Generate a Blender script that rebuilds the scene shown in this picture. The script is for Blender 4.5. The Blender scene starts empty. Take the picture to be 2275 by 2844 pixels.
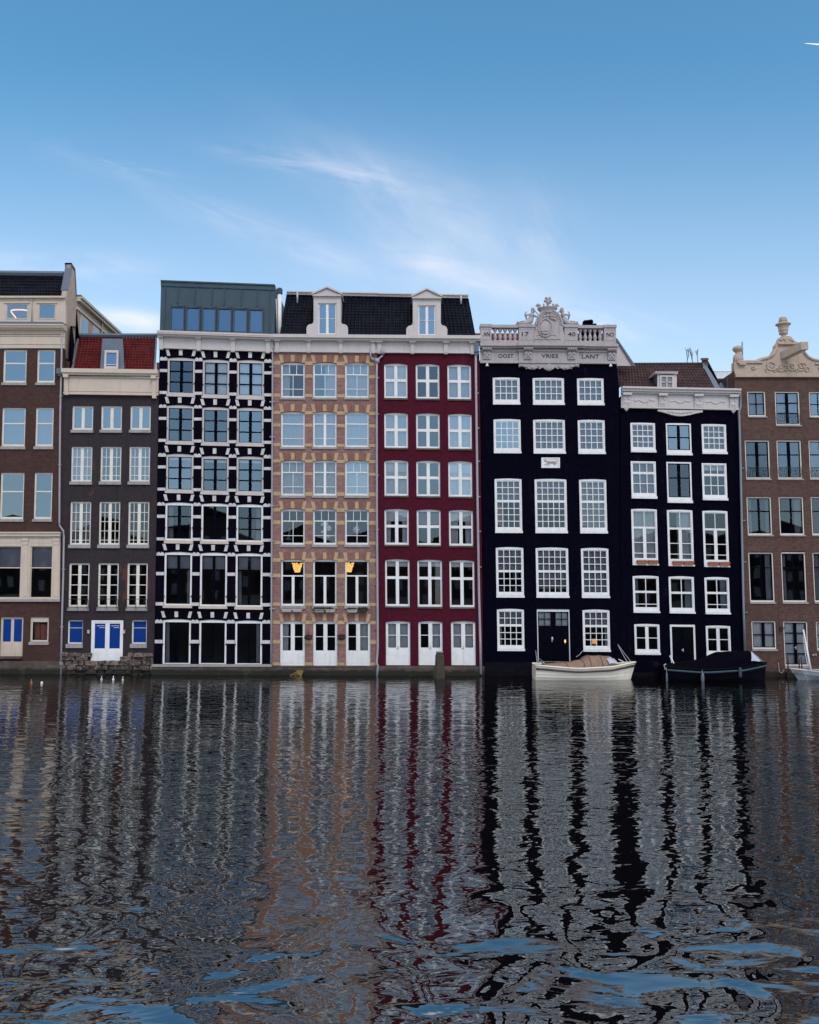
import bpy, math, random
from mathutils import Vector, Matrix
from mathutils.geometry import tessellate_polygon
R = math.radians
rnd = random.Random(7)
scene = bpy.context.scene
COL = scene.collection

# ------------------------------------------------------------------ camera
# The facades stand in the plane Y = 0 and the canal lies at Z = 0; the camera
# stands on the far bank.  Survey points read off the photograph (2275 x 2844)
# are carried to the plane of the facades through this camera.
W, H = 2275.0, 2844.0
F = 26.0 / 24.0 * W
PITCH, ROLL, DIST = R(5.5), R(0.2), 48.0

def ray(px, py):
    x = px - W / 2; z = -(py - H / 2)
    c, s = math.cos(ROLL), math.sin(ROLL)
    x, z = c * x - s * z, s * x + c * z
    y = F
    c, s = math.cos(PITCH), math.sin(PITCH)
    return x, c * y - s * z, s * y + c * z

_r = ray(1137, 1876)
CAMH = -_r[2] / _r[1] * DIST
def P3(px, py, Y=0.0):
    x, y, z = ray(px, py)
    t = (Y + DIST) / y
    return Vector((x * t, Y, CAMH + z * t))
def PX(px, py, X):            # where the sight line meets the plane X = const
    x, y, z = ray(px, py)
    t = X / x
    return Vector((X, y * t - DIST, CAMH + z * t))
def pt(px, py, d=0.0):        # a point of a facade, d metres in front of it
    v = P3(px, py); v.y = -d
    return v
M = DIST / F                  # metres per survey pixel on the facades

cam = bpy.data.cameras.new("camera"); camo = bpy.data.objects.new("camera", cam)
COL.objects.link(camo); scene.camera = camo
cam.sensor_fit = 'HORIZONTAL'; cam.sensor_width = 24; cam.lens = 26
cam.clip_start = 0.1; cam.clip_end = 20000
camo.matrix_world = (Matrix.Translation((0, -DIST, CAMH)) @ Matrix.Rotation(R(90) + PITCH, 4, 'X')
                     @ Matrix.Rotation(-ROLL * -1, 4, 'Z'))

# ------------------------------------------------------------------ meshes
class MB:
    def __init__(s): s.v = []; s.f = []
    def add(s, vs, fs):
        n = len(s.v); s.v += [Vector(v) for v in vs]; s.f += [[n + i for i in f] for f in fs]
        return s
    def quad(s, a, b, c, d): return s.add([a, b, c, d], [[0, 1, 2, 3]])
    def box(s, x0, y0, z0, x1, y1, z1):
        return s.add([(x, y, z) for x in (x0, x1) for y in (y0, y1) for z in (z0, z1)],
                     [[0, 1, 3, 2], [4, 6, 7, 5], [0, 4, 5, 1], [2, 3, 7, 6], [0, 2, 6, 4], [1, 5, 7, 3]])
    def hexa(s, a, b):        # two quads joined
        return s.add(list(a) + list(b), [[0, 1, 2, 3], [7, 6, 5, 4], [0, 4, 5, 1], [1, 5, 6, 2], [2, 6, 7, 3], [3, 7, 4, 0]])
    def plate(s, outer, holes, d0, d1, back=False):
        loops = [outer] + list(holes)
        pts = [[pt(x, y, 0) for x, y in L] for L in loops]
        tris = tessellate_polygon([[Vector((p.x, p.z, 0)) for p in L] for L in pts])
        flat = [p for L in pts for p in L]
        fr = [Vector((p.x, -d0, p.z)) for p in flat]; bk = [Vector((p.x, -d1, p.z)) for p in flat]
        n = len(flat); fs = []
        for t in tris:
            a, b, c = (fr[i] for i in t)
            t = list(t)
            if (b - a).cross(c - a).y > 0: t = t[::-1]
            fs.append(t)
            if back: fs.append([i + n for i in t[::-1]])
        k = 0
        for L in loops:
            m = len(L)
            for i in range(m):
                j = (i + 1) % m
                fs.append([k + i, k + j, k + j + n, k + i + n])
            k += m
        return s.add(fr + bk, fs)
    def rect(s, x0, y0, x1, y1, d0, d1, T=None, back=False):
        q = [(x0, y0), (x1, y0), (x1, y1), (x0, y1)]
        if T: q = [T(*p) for p in q]
        return s.plate(q, [], d0, d1, back)
    def tube(s, pts, r, n=6, caps=True):
        pts = [Vector(p) for p in pts]
        rs = r if isinstance(r, (list, tuple)) else [r] * len(pts)
        vs = []; fs = []
        up = Vector((0, 0, 1))
        for i, p in enumerate(pts):
            d = (pts[min(i + 1, len(pts) - 1)] - pts[max(i - 1, 0)]).normalized()
            u = d.cross(up if abs(d.z) < .95 else Vector((0, 1, 0))).normalized(); w = u.cross(d)
            for k in range(n):
                a = 2 * math.pi * k / n
                vs.append(p + (u * math.cos(a) + w * math.sin(a)) * rs[i])
        for i in range(len(pts) - 1):
            for k in range(n):
                a = i * n + k; b = i * n + (k + 1) % n
                fs.append([a, b, b + n, a + n])
        if caps:
            fs.append(list(range(n))[::-1]); fs.append([(len(pts) - 1) * n + k for k in range(n)])
        return s.add(vs, fs)
    def lathe(s, c, prof, n=12):   # prof: (radius, z)
        vs = []; fs = []
        for r, z in prof:
            for k in range(n):
                a = 2 * math.pi * k / n
                vs.append((c[0] + r * math.cos(a), c[1] + r * math.sin(a), c[2] + z))
        for i in range(len(prof) - 1):
            for k in range(n):
                a = i * n + k; b = i * n + (k + 1) % n
                fs.append([a, b, b + n, a + n])
        fs.append(list(range(n))[::-1]); fs.append([(len(prof) - 1) * n + k for k in range(n)])
        return s.add(vs, fs)
    def blob(s, c, rx, ry, rz, n=10, m=7, rot=0.0):
        vs = []; fs = []
        cr, sr = math.cos(rot), math.sin(rot)
        for i in range(m + 1):
            t = math.pi * i / m
            for k in range(n):
                a = 2 * math.pi * k / n
                x = rx * math.sin(t) * math.cos(a); y = ry * math.sin(t) * math.sin(a); z = rz * math.cos(t)
                vs.append((c[0] + x * cr - z * sr, c[1] + y, c[2] + x * sr + z * cr))
        for i in range(m):
            for k in range(n):
                a = i * n + k; b = i * n + (k + 1) % n
                fs.append([a, b, b + n, a + n])
        return s.add(vs, fs)
    def build(s, name, mat, parent=None, smooth=False, loc=None):
        o0 = Vector((0, 0, 0))
        if parent is not None: o0 = Vector(parent.get('_o', (0, 0, 0)))
        elif loc is not None: o0 = Vector(loc)
        me = bpy.data.meshes.new(name)
        me.from_pydata([v - o0 for v in s.v], [], s.f); me.validate(); me.update()
        if smooth: me.polygons.foreach_set('use_smooth', [True] * len(me.polygons))
        if mat: me.materials.append(mat)
        o = bpy.data.objects.new(name, me); COL.objects.link(o)
        if parent is not None:
            o.parent = parent; o['_o'] = tuple(o0)
        else:
            o.location = o0; o['_o'] = tuple(o0)
        return o

def tag(o, label=None, cat=None, group=None, kind=None):
    if label: o['label'] = label
    if cat: o['category'] = cat
    if group: o['group'] = group
    if kind: o['kind'] = kind
    return o
def root(name, loc, label, cat, group=None):
    o = bpy.data.objects.new(name, None); COL.objects.link(o); o.location = loc
    o['_o'] = tuple(loc); o.empty_display_size = .3
    return tag(o, label, cat, group)

# ------------------------------------------------------------------ materials
class NT:
    def __init__(s, tree): s.t = tree; s.n = tree.nodes; s.l = tree.links
    def new(s, typ, **kw):
        n = s.n.new(typ)
        for k, v in kw.items(): setattr(n, k, v)
        return n
    def put(s, sock, v):
        if hasattr(v, 'is_output') or isinstance(v, bpy.types.NodeSocket): s.l.new(v, sock)
        else: sock.default_value = v
    def m(s, op, a, b=0.0, c=0.0):
        n = s.new('ShaderNodeMath', operation=op)
        s.put(n.inputs[0], a); s.put(n.inputs[1], b); s.put(n.inputs[2], c)
        return n.outputs[0]
    def noise(s, vec, scale=5, detail=3, rough=.5, dist=0.0):
        n = s.new('ShaderNodeTexNoise'); s.l.new(vec, n.inputs['Vector'])
        n.inputs['Scale'].default_value = scale; n.inputs['Detail'].default_value = detail
        n.inputs['Roughness'].default_value = rough; n.inputs['Distortion'].default_value = dist
        return n.outputs['Fac']
    def mapping(s, vec, scale=(1, 1, 1), rot=(0, 0, 0), loc=(0, 0, 0)):
        n = s.new('ShaderNodeMapping'); s.l.new(vec, n.inputs['Vector'])
        n.inputs['Scale'].default_value = scale; n.inputs['Rotation'].default_value = rot; n.inputs['Location'].default_value = loc
        return n.outputs[0]
    def mix(s, fac, a, b):
        n = s.new('ShaderNodeMix', data_type='RGBA')
        s.put(n.inputs['Factor'], fac)
        for k, v in ((6, a), (7, b)):
            if isinstance(v, tuple): n.inputs[k].default_value = (*v[:3], 1)
            else: s.l.new(v, n.inputs[k])
        return n.outputs[2]
    def ramp(s, fac, lo, hi):
        n = s.new('ShaderNodeMapRange'); s.put(n.inputs['Value'], fac)
        n.inputs['From Min'].default_value = lo; n.inputs['From Max'].default_value = hi
        n.interpolation_type = 'SMOOTHSTEP'
        return n.outputs['Result']
    def bump(s, h, strength=.5, dist=.01):
        n = s.new('ShaderNodeBump'); s.l.new(h, n.inputs['Height'])
        n.inputs['Strength'].default_value = strength; n.inputs['Distance'].default_value = dist
        return n.outputs[0]

def mat(name):
    m = bpy.data.materials.new(name); m.use_nodes = True
    t = NT(m.node_tree); b = t.n['Principled BSDF']
    return m, t, b
def geo(t):
    return t.new('ShaderNodeNewGeometry').outputs['Position']

def paint(name, col, rough=.5, var=.12, dirt=.25, scale=1.5, spec=.5, metallic=0.0, bump=.15):
    m, t, b = mat(name)
    g = geo(t)
    n1 = t.noise(g, scale, 5, .65); n2 = t.noise(t.mapping(g, (6, 6, .7)), 1.2, 4, .6)
    c = t.mix(t.m('MULTIPLY', t.ramp(n1, .35, .75), var * 2), col, tuple(x * .62 for x in col))
    c = t.mix(t.m('MULTIPLY', t.ramp(n2, .5, .8), dirt), c, tuple(x * .35 for x in col))
    t.l.new(c, b.inputs['Base Color'])
    b.inputs['Roughness'].default_value = rough; b.inputs['Metallic'].default_value = metallic
    b.inputs['Specular IOR Level'].default_value = spec
    if bump: t.l.new(t.bump(t.noise(g, 22, 4, .6), bump, .01), b.inputs['Normal'])
    return m

def brick(name, c1, c2, mortar, bw=.21, bh=.066, patch=None, spec=.3, stain=.4, rough=.85, tide=False, streak=None):
    m, t, b = mat(name)
    g = geo(t)
    sep = t.new('ShaderNodeSeparateXYZ'); t.l.new(g, sep.inputs[0])
    cmb = t.new('ShaderNodeCombineXYZ')
    t.l.new(t.m('ADD', sep.outputs[0], t.m('MULTIPLY', sep.outputs[1], .97)), cmb.inputs[0]); t.l.new(sep.outputs[2], cmb.inputs[1])
    br = t.new('ShaderNodeTexBrick'); t.l.new(cmb.outputs[0], br.inputs['Vector'])
    br.inputs['Scale'].default_value = 1; br.inputs['Brick Width'].default_value = bw; br.inputs['Row Height'].default_value = bh
    br.inputs['Mortar Size'].default_value = .006; br.inputs['Mortar Smooth'].default_value = .3
    br.inputs['Color1'].default_value = (*c1, 1); br.inputs['Color2'].default_value = (*c2, 1); br.inputs['Mortar'].default_value = (*mortar, 1)
    c = br.outputs['Color']
    big = t.noise(g, .45, 5, .6); mid = t.noise(g, 3.2, 4, .65); fine = t.noise(t.mapping(g, (3, 3, 11)), 2.2, 3, .6)
    c = t.mix(t.m('MULTIPLY', t.ramp(mid, .45, .75), .45), c, tuple(x * .55 for x in c1))
    c = t.mix(t.m('MULTIPLY', t.ramp(fine, .5, .72), .4), c, tuple(min(1, x * 1.5) for x in c2))
    c = t.mix(t.m('MULTIPLY', t.ramp(big, .45, .7), stain), c, tuple(x * .5 for x in c2))
    st = t.noise(t.mapping(g, (4.5, 4.5, .35)), 1.3, 5, .65)
    c = t.mix(t.m('MULTIPLY', t.ramp(st, .52, .74), .5), c, streak or tuple(x * .45 for x in c1))
    if patch:
        pn = t.noise(t.mapping(g, (1.1, 1.1, .45), loc=(3.1, 0, 1.7)), .9, 4, .7)
        c = t.mix(t.m('MULTIPLY', t.ramp(pn, .6, .68), .6), c, patch)
    t.l.new(c, b.inputs['Base Color']); b.inputs['Roughness'].default_value = rough
    b.inputs['Specular IOR Level'].default_value = spec
    if tide:
        tn = t.m('ADD', sep.outputs[2], t.m('MULTIPLY', t.noise(t.mapping(g, (1, 1, 2)), 2.5, 4, .7), -.35))
        c = t.mix(t.m('MULTIPLY', t.ramp(tn, .22, .02), .92), c, (.010, .012, .008))
        c = t.mix(t.m('MULTIPLY', t.ramp(t.noise(t.mapping(g, (1, 1, .6)), 1.1, 5, .7), .55, .7), .5), c, (.05, .06, .025))
        t.l.new(c, b.inputs['Base Color'])
    hgt = t.m('ADD', t.m('MULTIPLY', br.outputs['Fac'], -1.0), t.m('MULTIPLY', fine, .6))
    t.l.new(t.bump(hgt, .5, .008), b.inputs['Normal'])
    return m

def rubble(name):
    m, t, b = mat(name); g = geo(t)
    gi = t.new('ShaderNodeNewGeometry'); r_ = gi.outputs['Random Per Island']
    c = t.mix(r_, (.035, .026, .023), (.17, .125, .10))
    c = t.mix(t.m('MULTIPLY', t.ramp(t.noise(g, 4.5, 5, .7, .5), .5, .62), .7), c, (.28, .25, .225))
    c = t.mix(t.m('MULTIPLY', t.ramp(t.noise(g, 3.1, 5, .7, .3), .48, .62), .85), c, (.018, .014, .012))
    sp = t.new('ShaderNodeSeparateXYZ'); t.l.new(g, sp.inputs[0])
    tn = t.m('ADD', sp.outputs[2], t.m('MULTIPLY', t.noise(g, 2.5, 4, .7), -.35))
    c = t.mix(t.m('MULTIPLY', t.ramp(tn, .22, .0), .9), c, (.010, .012, .008))
    t.l.new(c, b.inputs['Base Color']); b.inputs['Roughness'].default_value = .95
    t.l.new(t.bump(t.noise(g, 9, 6, .7), .9, .03), b.inputs['Normal'])
    return m

def glass(name, k=.2, tint=(1, 1, 1), opa=0.0, col=(.1, .1, .1)):
    m, t, b = mat(name)
    t.n.remove(b)
    out = t.n['Material Output']
    g = geo(t)
    wob = t.bump(t.noise(g, .8, 0, .4), .12, .02)
    gl = t.new('ShaderNodeBsdfGlossy'); gl.inputs['Roughness'].default_value = .015; gl.inputs['Color'].default_value = (.62, .82, 1, 1)
    t.l.new(wob, gl.inputs['Normal'])
    tr = t.new('ShaderNodeBsdfTransparent'); tr.inputs['Color'].default_value = (*tint, 1)
    base = tr.outputs[0]
    if opa > 0:
        df = t.new('ShaderNodeBsdfDiffuse'); df.inputs['Color'].default_value = (*col, 1)
        mx = t.new('ShaderNodeMixShader'); mx.inputs[0].default_value = opa
        t.l.new(base, mx.inputs[1]); t.l.new(df.outputs[0], mx.inputs[2]); base = mx.outputs[0]
    fr = t.new('ShaderNodeFresnel'); fr.inputs['IOR'].default_value = 1.5
    fac = t.m('ADD', fr.outputs[0], k)
    fac.node.use_clamp = True
    mx = t.new('ShaderNodeMixShader'); t.l.new(fac, mx.inputs[0]); t.l.new(base, mx.inputs[1]); t.l.new(gl.outputs[0], mx.inputs[2])
    t.l.new(mx.outputs[0], out.inputs['Surface'])
    return m

def emit(name, col, s):
    m, t, b = mat(name)
    b.inputs['Base Color'].default_value = (*col, 1)
    b.inputs['Emission Color'].default_value = (*col, 1); b.inputs['Emission Strength'].default_value = s
    return m

def tiles(name, c1, c2, rough=.5, spec=.5):
    m, t, b = mat(name)
    g = geo(t)
    v = t.new('ShaderNodeTexVoronoi'); t.l.new(t.mapping(g, (1, .5, .6)), v.inputs['Vector']); v.inputs['Scale'].default_value = 4.2
    sp = t.new('ShaderNodeSeparateColor'); t.l.new(v.outputs['Color'], sp.inputs[0])
    c = t.mix(sp.outputs[0], c1, c2)
    c = t.mix(t.m('MULTIPLY', t.ramp(t.noise(g, 1.4, 5, .7), .5, .75), .5), c, tuple(x * .5 for x in c1))
    t.l.new(c, b.inputs['Base Color']); b.inputs['Roughness'].default_value = rough; b.inputs['Specular IOR Level'].default_value = spec
    t.l.new(t.bump(t.noise(g, 14, 4, .6), .3, .01), b.inputs['Normal'])
    return m

MT = dict(
    white=paint('white_paint', (.76, .76, .76), .55, .14, .30, 2.2, .3),
    bandwhite=paint('weathered_band_stone', (.58, .57, .57), .7, .35, .5, 3.5, bump=.4),
    warm=paint('warm_white_paint', (.74, .69, .62), .55, .14, .32, 2.2, .3),
    greywhite=paint('grey_white_paint', (.52, .48, .47), .5, .12, .25),
    cream=paint('cream_paint', (.56, .47, .38), .55, .12, .3),
    beige=paint('beige_stone', (.45, .355, .285), .7, .25, .45, 3, bump=.4),
    stone=paint('pale_stone', (.33, .31, .30), .8, .3, .45, 4, bump=.4),
    gable=paint('gable_stone', (.40, .36, .37), .75, .2, .45, 3, bump=.35),
    letter=paint('carved_letter', (.035, .03, .04), .9),
    brown=brick('brown_brick', (.048, .022, .019), (.074, .034, .028), (.055, .034, .03), patch=(.12, .05, .038)),
    brownlow=brick('faded_brick', (.12, .07, .06), (.15, .09, .075), (.2, .15, .13), stain=.5),
    grey=brick('grey_brown_brick', (.024, .018, .023), (.037, .027, .032), (.032, .025, .029), patch=(.13, .038, .028)),
    black=brick('black_painted_brick', (.0022, .0014, .0050), (.0040, .0028, .0080), (.0018, .0014, .0045), spec=.035, rough=.85, stain=.3, patch=(.010, .008, .014), streak=(.009, .008, .014)),
    navy=brick('blue_black_painted_brick', (.0011, .0010, .0056), (.0022, .0020, .0090), (.0010, .0009, .0045), spec=.035, rough=.85, stain=.3, patch=(.008, .008, .016), streak=(.006, .006, .013)),
    red=brick('red_brown_brick', (.20, .095, .084), (.30, .165, .145), (.25, .185, .175), bw=.21, bh=.068, stain=.45),
    yellow=paint('yellow_stone', (.47, .325, .18), .8, .3, .45, 5, bump=.4),
    redarch=brick('arch_brick', (.21, .095, .08), (.27, .13, .11), (.2, .12, .1), bw=.075, bh=.4),
    maroon=brick('maroon_painted_brick', (.060, .0045, .0150), (.082, .0068, .0195), (.052, .004, .013), patch=(.085, .016, .024), streak=(.030, .003, .008), spec=.12, rough=.8, stain=.25),
    arch8=brick('soldier_brick', (.075, .038, .035), (.11, .062, .055), (.12, .09, .08), bw=.07, bh=.3),
    right=brick('mauve_brown_brick', (.072, .036, .029), (.112, .062, .050), (.10, .07, .06), bw=.21, bh=.07, stain=.35),
    rubble=rubble('weathered_quay_stone'),
    quay=brick('wet_quay_brick', (.075, .06, .052), (.13, .10, .085), (.05, .045, .04), bw=.3, bh=.1, stain=.8, tide=True),
    blackquay=brick('wet_black_quay_brick', (.0022, .0022, .0055), (.006, .006, .010), (.0015, .0015, .004), bw=.3, bh=.1, stain=.5, spec=.1),
    darkwood=paint('dark_sash_paint', (.0016, .0018, .0060), .7, .1, .1, spec=.03),
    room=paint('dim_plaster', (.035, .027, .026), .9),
    blind=paint('white_blind', (.62, .62, .62), .9, .08, .1, 2, bump=.05),
    dimblind=paint('grey_net_curtain', (.22, .22, .25), .95, .1, .12, 2, bump=.05),
    curtain=paint('pale_curtain', (.50, .52, .54), .95, .1, .2, 3),
    pink=paint('pink_curtain', (.45, .18, .20), .95),
    bluefilm=glass('blue_film_glass', .07, (.05, .1, .3), .92, (.006, .045, .26)),
    greyglass=glass('roof_glass', .16, (.4, .6, .9), .75, (.008, .035, .10)),
    zinc=paint('zinc_cladding', (.034, .066, .090), .55, .25, .4, 1.2, spec=.3),
    lead=paint('lead_flashing', (.10, .135, .18), .5, .25, .3, 3),
    tile_black=tiles('black_glazed_tile', (.0028, .0042, .010), (.006, .009, .017), .5, .12),
    tile_red=tiles('red_clay_tile', (.075, .0055, .007), (.125, .012, .012), .6, .2),
    tile_brown=tiles('brown_clay_tile', (.035, .018, .021), (.065, .034, .034), .75, .3),
    pipe=paint('grey_zinc_pipe', (.34, .34, .38), .5, .2, .35, 4),
    bluepipe=paint('blue_grey_pipe', (.20, .25, .30), .5, .2, .3, 4),
    iron=paint('black_iron', (.015, .016, .02), .5),
    timber=paint('weathered_mooring_timber', (.055, .045, .035), .9, .5, .6, 5, bump=.8),
    terracotta=paint('terracotta', (.36, .13, .08), .85, .2, .3, 5),
    soil=paint('soil', (.03, .022, .015), 1),
    leaf=paint('leaf_green', (.035, .06, .018), .7, .4, .4, 9),
    twig=paint('bare_twig', (.10, .08, .07), .9),
    hull=paint('cream_hull_paint', (.78, .73, .62), .35, .12, .2, 1.2),
    rail=paint('varnished_rub_rail', (.045, .022, .014), .4),
    canvas=paint('tan_canvas', (.27, .175, .125), .9, .3, .3, 2.5, bump=.6),
    darkcanvas=paint('black_canvas', (.0022, .0020, .0055), .9, .2, .1, 2.5, bump=.4, spec=.03),
    darkhull=paint('black_hull_paint', (.0020, .0020, .006), .55, spec=.05),
    film=paint('clear_canopy_window', (.42, .45, .55), .2, .05, .05),
    alu=paint('dull_aluminium', (.35, .38, .42), .4, .2, .3, 3, metallic=.4),
    lamp=emit('warm_lamp_glow', (1.0, .55, .16), .8),
    lampdim=emit('amber_table_lamp', (1.0, .42, .10), .5),
    strip=emit('warm_light_strip', (1.0, .48, .20), 1.4),
    steel=paint('bright_metal', (.6, .6, .6), .3, metallic=.6),
    ochre=paint('mossy_ochre', (.22, .15, .05), .9, .5, .6, 6),
    ground=paint('ground_paving', (.12, .11, .10), .95, .4, .4, .5),
)
GV = [glass('window_glass', .08), glass('window_glass', .17), glass('window_glass', .21)]
GL = [glass('window_glass', .13), glass('window_glass_bright', .26), glass('window_glass_dim', .06), glass('window_glass_lower', .035)]
# tuning
WAVE = (.11, .024, .0017); WIOR = 3.6
SUN_EL, SUN_AZ, SUNSTR, SUNANG = 46, 162, .95, 22
AIR = (1.0, .8, 1.6)
SKYSTR, EXPO = .15, .42
SKYSAT, SKYHUE = 1.24, .484
CLOUDCOL = (5.5, 5.3, 5.6)
CLOUDS = [  # px, py, length, width, angle, amount, noise scale, stretch, threshold, seed
 (1100, 540, 340, 75, 30, .22, 7, 2.6, (.3, .85), 1), (1200, 620, 360, 150, 31, .34, 5, 1.8, (.25, .9), 4), (1270, 758, 190, 30, 17, .50, 8, 3, (.2, .8), 2), (1150, 760, 420, 90, 14, .22, 5, 2.5, (.2, .9), 14),
 (720, 640, 420, 45, 20, .25, 8, 4, (.3, .85), 6), (900, 470, 260, 40, 12, .3, 8, 5, (.35, .8), 9), (300, 440, 160, 24, 14, .3, 10, 6, (.4, .8), 5), (360, 890, 140, 28, 8, .6, 7, 3, (.2, .7), 3),
 (1720, 900, 160, 40, 15, .5, 7, 3, (.3, .8), 8), (150, 740, 300, 50, 5, .25, 6, 4, (.3, .8), 11), (1480, 640, 130, 140, 60, .2, 6, 3, (.3, .8), 12)]
HORZ = .46
NEARW = 1.15
# ------------------------------------------------------------------ houses
def SX(x): return 3.34e-5 * (x - 923)

rnd2 = random.Random(17)
def archpoly(x0, y0, x1, y1, r, n=8):
    P = [(x0, y1), (x1, y1)]
    if r <= 0: return P + [(x1, y0), (x0, y0)]
    for i in range(n + 1):
        u = 1 - i / n
        P.append((x0 + (x1 - x0) * u, y0 + r * (2 * u - 1) ** 2))
    return P

class House:
    def __init__(s, name, label, x0, x1, base, sy=(0, 0, 1000, 1850)):
        s.x0, s.x1 = x0, x1
        p = pt((x0 + x1) / 2, base); p.z = 0; p.y = 0
        s.root = root(name, p, label, 'house', 'canal houses standing in the water')
        s.holes = []; s.syv = sy; s.rows = []
    def sy(s, y):
        a, b, ya, yb = s.syv
        return a + (b - a) * (y - ya) / (yb - ya)

def grid(x0, y0, x1, y1, rows, gap=1.6, mull=0.0):
    """rows: (weight, cols[, gap below[, mullion]]) -> pane rectangles"""
    tot = sum(r[0] for r in rows); gaps = [(r[2] if len(r) > 2 and r[2] is not None else gap) for r in rows]; gaps[-1] = 0
    hh = (y1 - y0) - sum(gaps); out = []; y = y0
    for r, g in zip(rows, gaps):
        h = hh * r[0] / tot; m = r[3] if len(r) > 3 else mull
        spans = [(x0, x1)] if not m else [(x0, (x0 + x1 - m) / 2), ((x0 + x1 + m) / 2, x1)]
        for a, b in spans:
            n = r[1]; w = ((b - a) - (n - 1) * gap) / n
            for i in range(n): out.append((a + i * (w + gap), y, a + i * (w + gap) + w, y + h))
        y += h + g
    return out

def window(Hs, box, rows, mf='white', ms='white', arch=0, ft=3.0, st=2.2, bot=None, gap=1.6, mull=0.0, inside='', fd=-.07,
           gl=0, sill=None, sillmat='white', sillx=1.5, solid=0.0, name='window', ftop=None, glassmat=None, proud=False, guard=False, handle=False, sillh=None):
    x0, y0, x1, y1 = box
    cx, cy = (x0 + x1) / 2, (y0 + y1) / 2
    sx, sy = SX(cx), Hs.sy(cy)
    T = lambda x, y: (x + sx * (y - cy), y + sy * (x - cx))
    op = [T(*p) for p in archpoly(x0, y0, x1, y1, arch)]
    Hs.holes.append(op)
    ftop = ft if ftop is None else ftop
    i0, i1, j0, j1 = x0 + ft, x1 - ft, y0 + arch + ftop, y1 - (ft if bot is None else bot)
    fo = [T(*p) for p in archpoly(x0 + .15, y0 + .15, x1 - .15, y1 - .15, arch)]
    inner = [T(i0, j1), T(i1, j1), T(i1, j0), T(i0, j0)]
    f = MB().plate(fo, [inner], fd, fd - .12).build(name, MT[mf], Hs.root)
    # sash
    gy1 = j1 - (j1 - j0) * solid
    pr = grid(i0 + st, j0 + st, i1 - st, gy1 - st, rows, gap, mull)
    sash = MB()
    def bar(a, b, c, d): sash.rect(a, b, c, d, fd - .03, fd - .075, T)
    L_, R_, T_, B_ = i0 - .3, i1 + .3, j0 - .3, j1 + .3
    lines = sorted({(round(p[1], 4), round(p[3], 4)) for p in pr})
    yprev = T_
    for ya, yb in lines:
        bar(L_, yprev, R_, ya)
        row = sorted(p for p in pr if round(p[1], 4) == ya)
        xp = L_
        for p in row: bar(xp, ya, p[0], yb); xp = p[2]
        bar(xp, ya, R_, yb)
        yprev = yb
    bar(L_, yprev, R_, B_)
    if solid:
        gy = gy1 + 1
        for a, b in ((i0 + 2.5, (i0 + i1) / 2 - 2.2), ((i0 + i1) / 2 + 2.2, i1 - 2.5)):
            for k in range(2):
                ya = gy + (j1 - gy) * (k * .47 + .08); yb = ya + (j1 - gy) * .38
                sash.rect(a, ya, b, yb, fd - .018, fd - .03, T)
        xm = (i0 + i1) / 2
        sash.rect(xm - .8, j0, xm + .8, j1, fd - .014, fd - .03, T)
    sash.build('sash' if name == 'window' else 'door_leaf', MT[ms], f)
    # pane, slightly out of true like old glass
    a, b = rnd.uniform(-.006, .006), rnd.uniform(-.009, .009)
    q = [pt(*T(i0, gy1)), pt(*T(i1, gy1)), pt(*T(i1, j0)), pt(*T(i0, j0))]
    w_ = q[1].x - q[0].x; h_ = q[2].z - q[1].z
    off = [0, a * w_, a * w_ + b * h_, b * h_]
    for v, o in zip(q, off): v.y = -fd + .052 + o
    MB().quad(*q).build('pane', glassmat or (rnd2.choice(GV + [GL[0]]) if gl == 0 else GL[gl]), f)
    if sill is not None:
        sh = sill - y1
        MB().rect(x0 - sillx, y1 + .1, x1 + sillx * 1.3, sill, .07, -.10, T).build('sill', MT[sillmat], f)
    # what hangs behind the glass
    for it in inside.split():
        k = it[0]; v = float(it[1:] or 1)
        yy = j0 + (gy1 - j0) * v
        if k == 'b': MB().rect(i0, j0, i1, yy, fd - .17, fd - .18, T, True).build('blind', MT['blind'], f)
        elif k == 'g': MB().rect(i0, j0, i1, yy, fd - .19, fd - .20, T, True).build('net_curtain', MT['dimblind'], f)
        elif k in 'clrpde':
            W_ = i1 - i0
            spans = {'c': [(i0, i1)], 'l': [(i0, i0 + W_ * v)], 'r': [(i1 - W_ * v, i1)], 'p': [(i0, i0 + W_ * .22 * v)], 'd': [(i0, i0 + W_ * v)], 'e': [(i1 - W_ * v, i1)]}[k]
            for (a, b) in spans:
                mb = MB(); n = max(4, int((b - a) * 1.2)); top = []; bo = []
                ph = rnd.uniform(0, 6)
                for i in range(n + 1):
                    x = a + (b - a) * i / n
                    dd = fd - .22 + .035 * math.sin(ph + i * 1.7) + .015 * math.sin(i * .63)
                    p1 = T(x, j0); p2 = T(x + (.0 if k == 'c' else (1 if k == 'l' else -1)) * -1.5 * (i / n), gy1)
                    top.append(pt(*p1, dd)); bo.append(pt(*p2, dd))
                mb.add(top + bo, [[i, i + 1, n + 2 + i, n + 1 + i] for i in range(n)])
                mb.build('curtain', MT['pink' if k == 'p' else ('dimblind' if k in 'de' else 'curtain')], f, True)
    if guard:
        g = MB(); yb = j1 - 1.0; yt = yb - guard
        for yy in (yt, yb): g.tube([pt(*T(i0, yy), .02), pt(*T(i1, yy), .02)], .012, 4)
        n = 6
        for i in range(n + 1):
            xx = i0 + (i1 - i0) * i / n
            g.tube([pt(*T(xx, yt), .02), pt(*T(xx, yb), .02)], .009, 4)
            if i < n:
                xc = xx + (i1 - i0) / n / 2; r = guard * .32
                ring = [pt(*T(xc + r * math.cos(t * math.pi / 4), (yt + yb) / 2 + r * math.sin(t * math.pi / 4)), .02) for t in range(9)]
                g.tube(ring, .007, 4, False)
        g.build('window_guard', MT['iron'], f)
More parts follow.
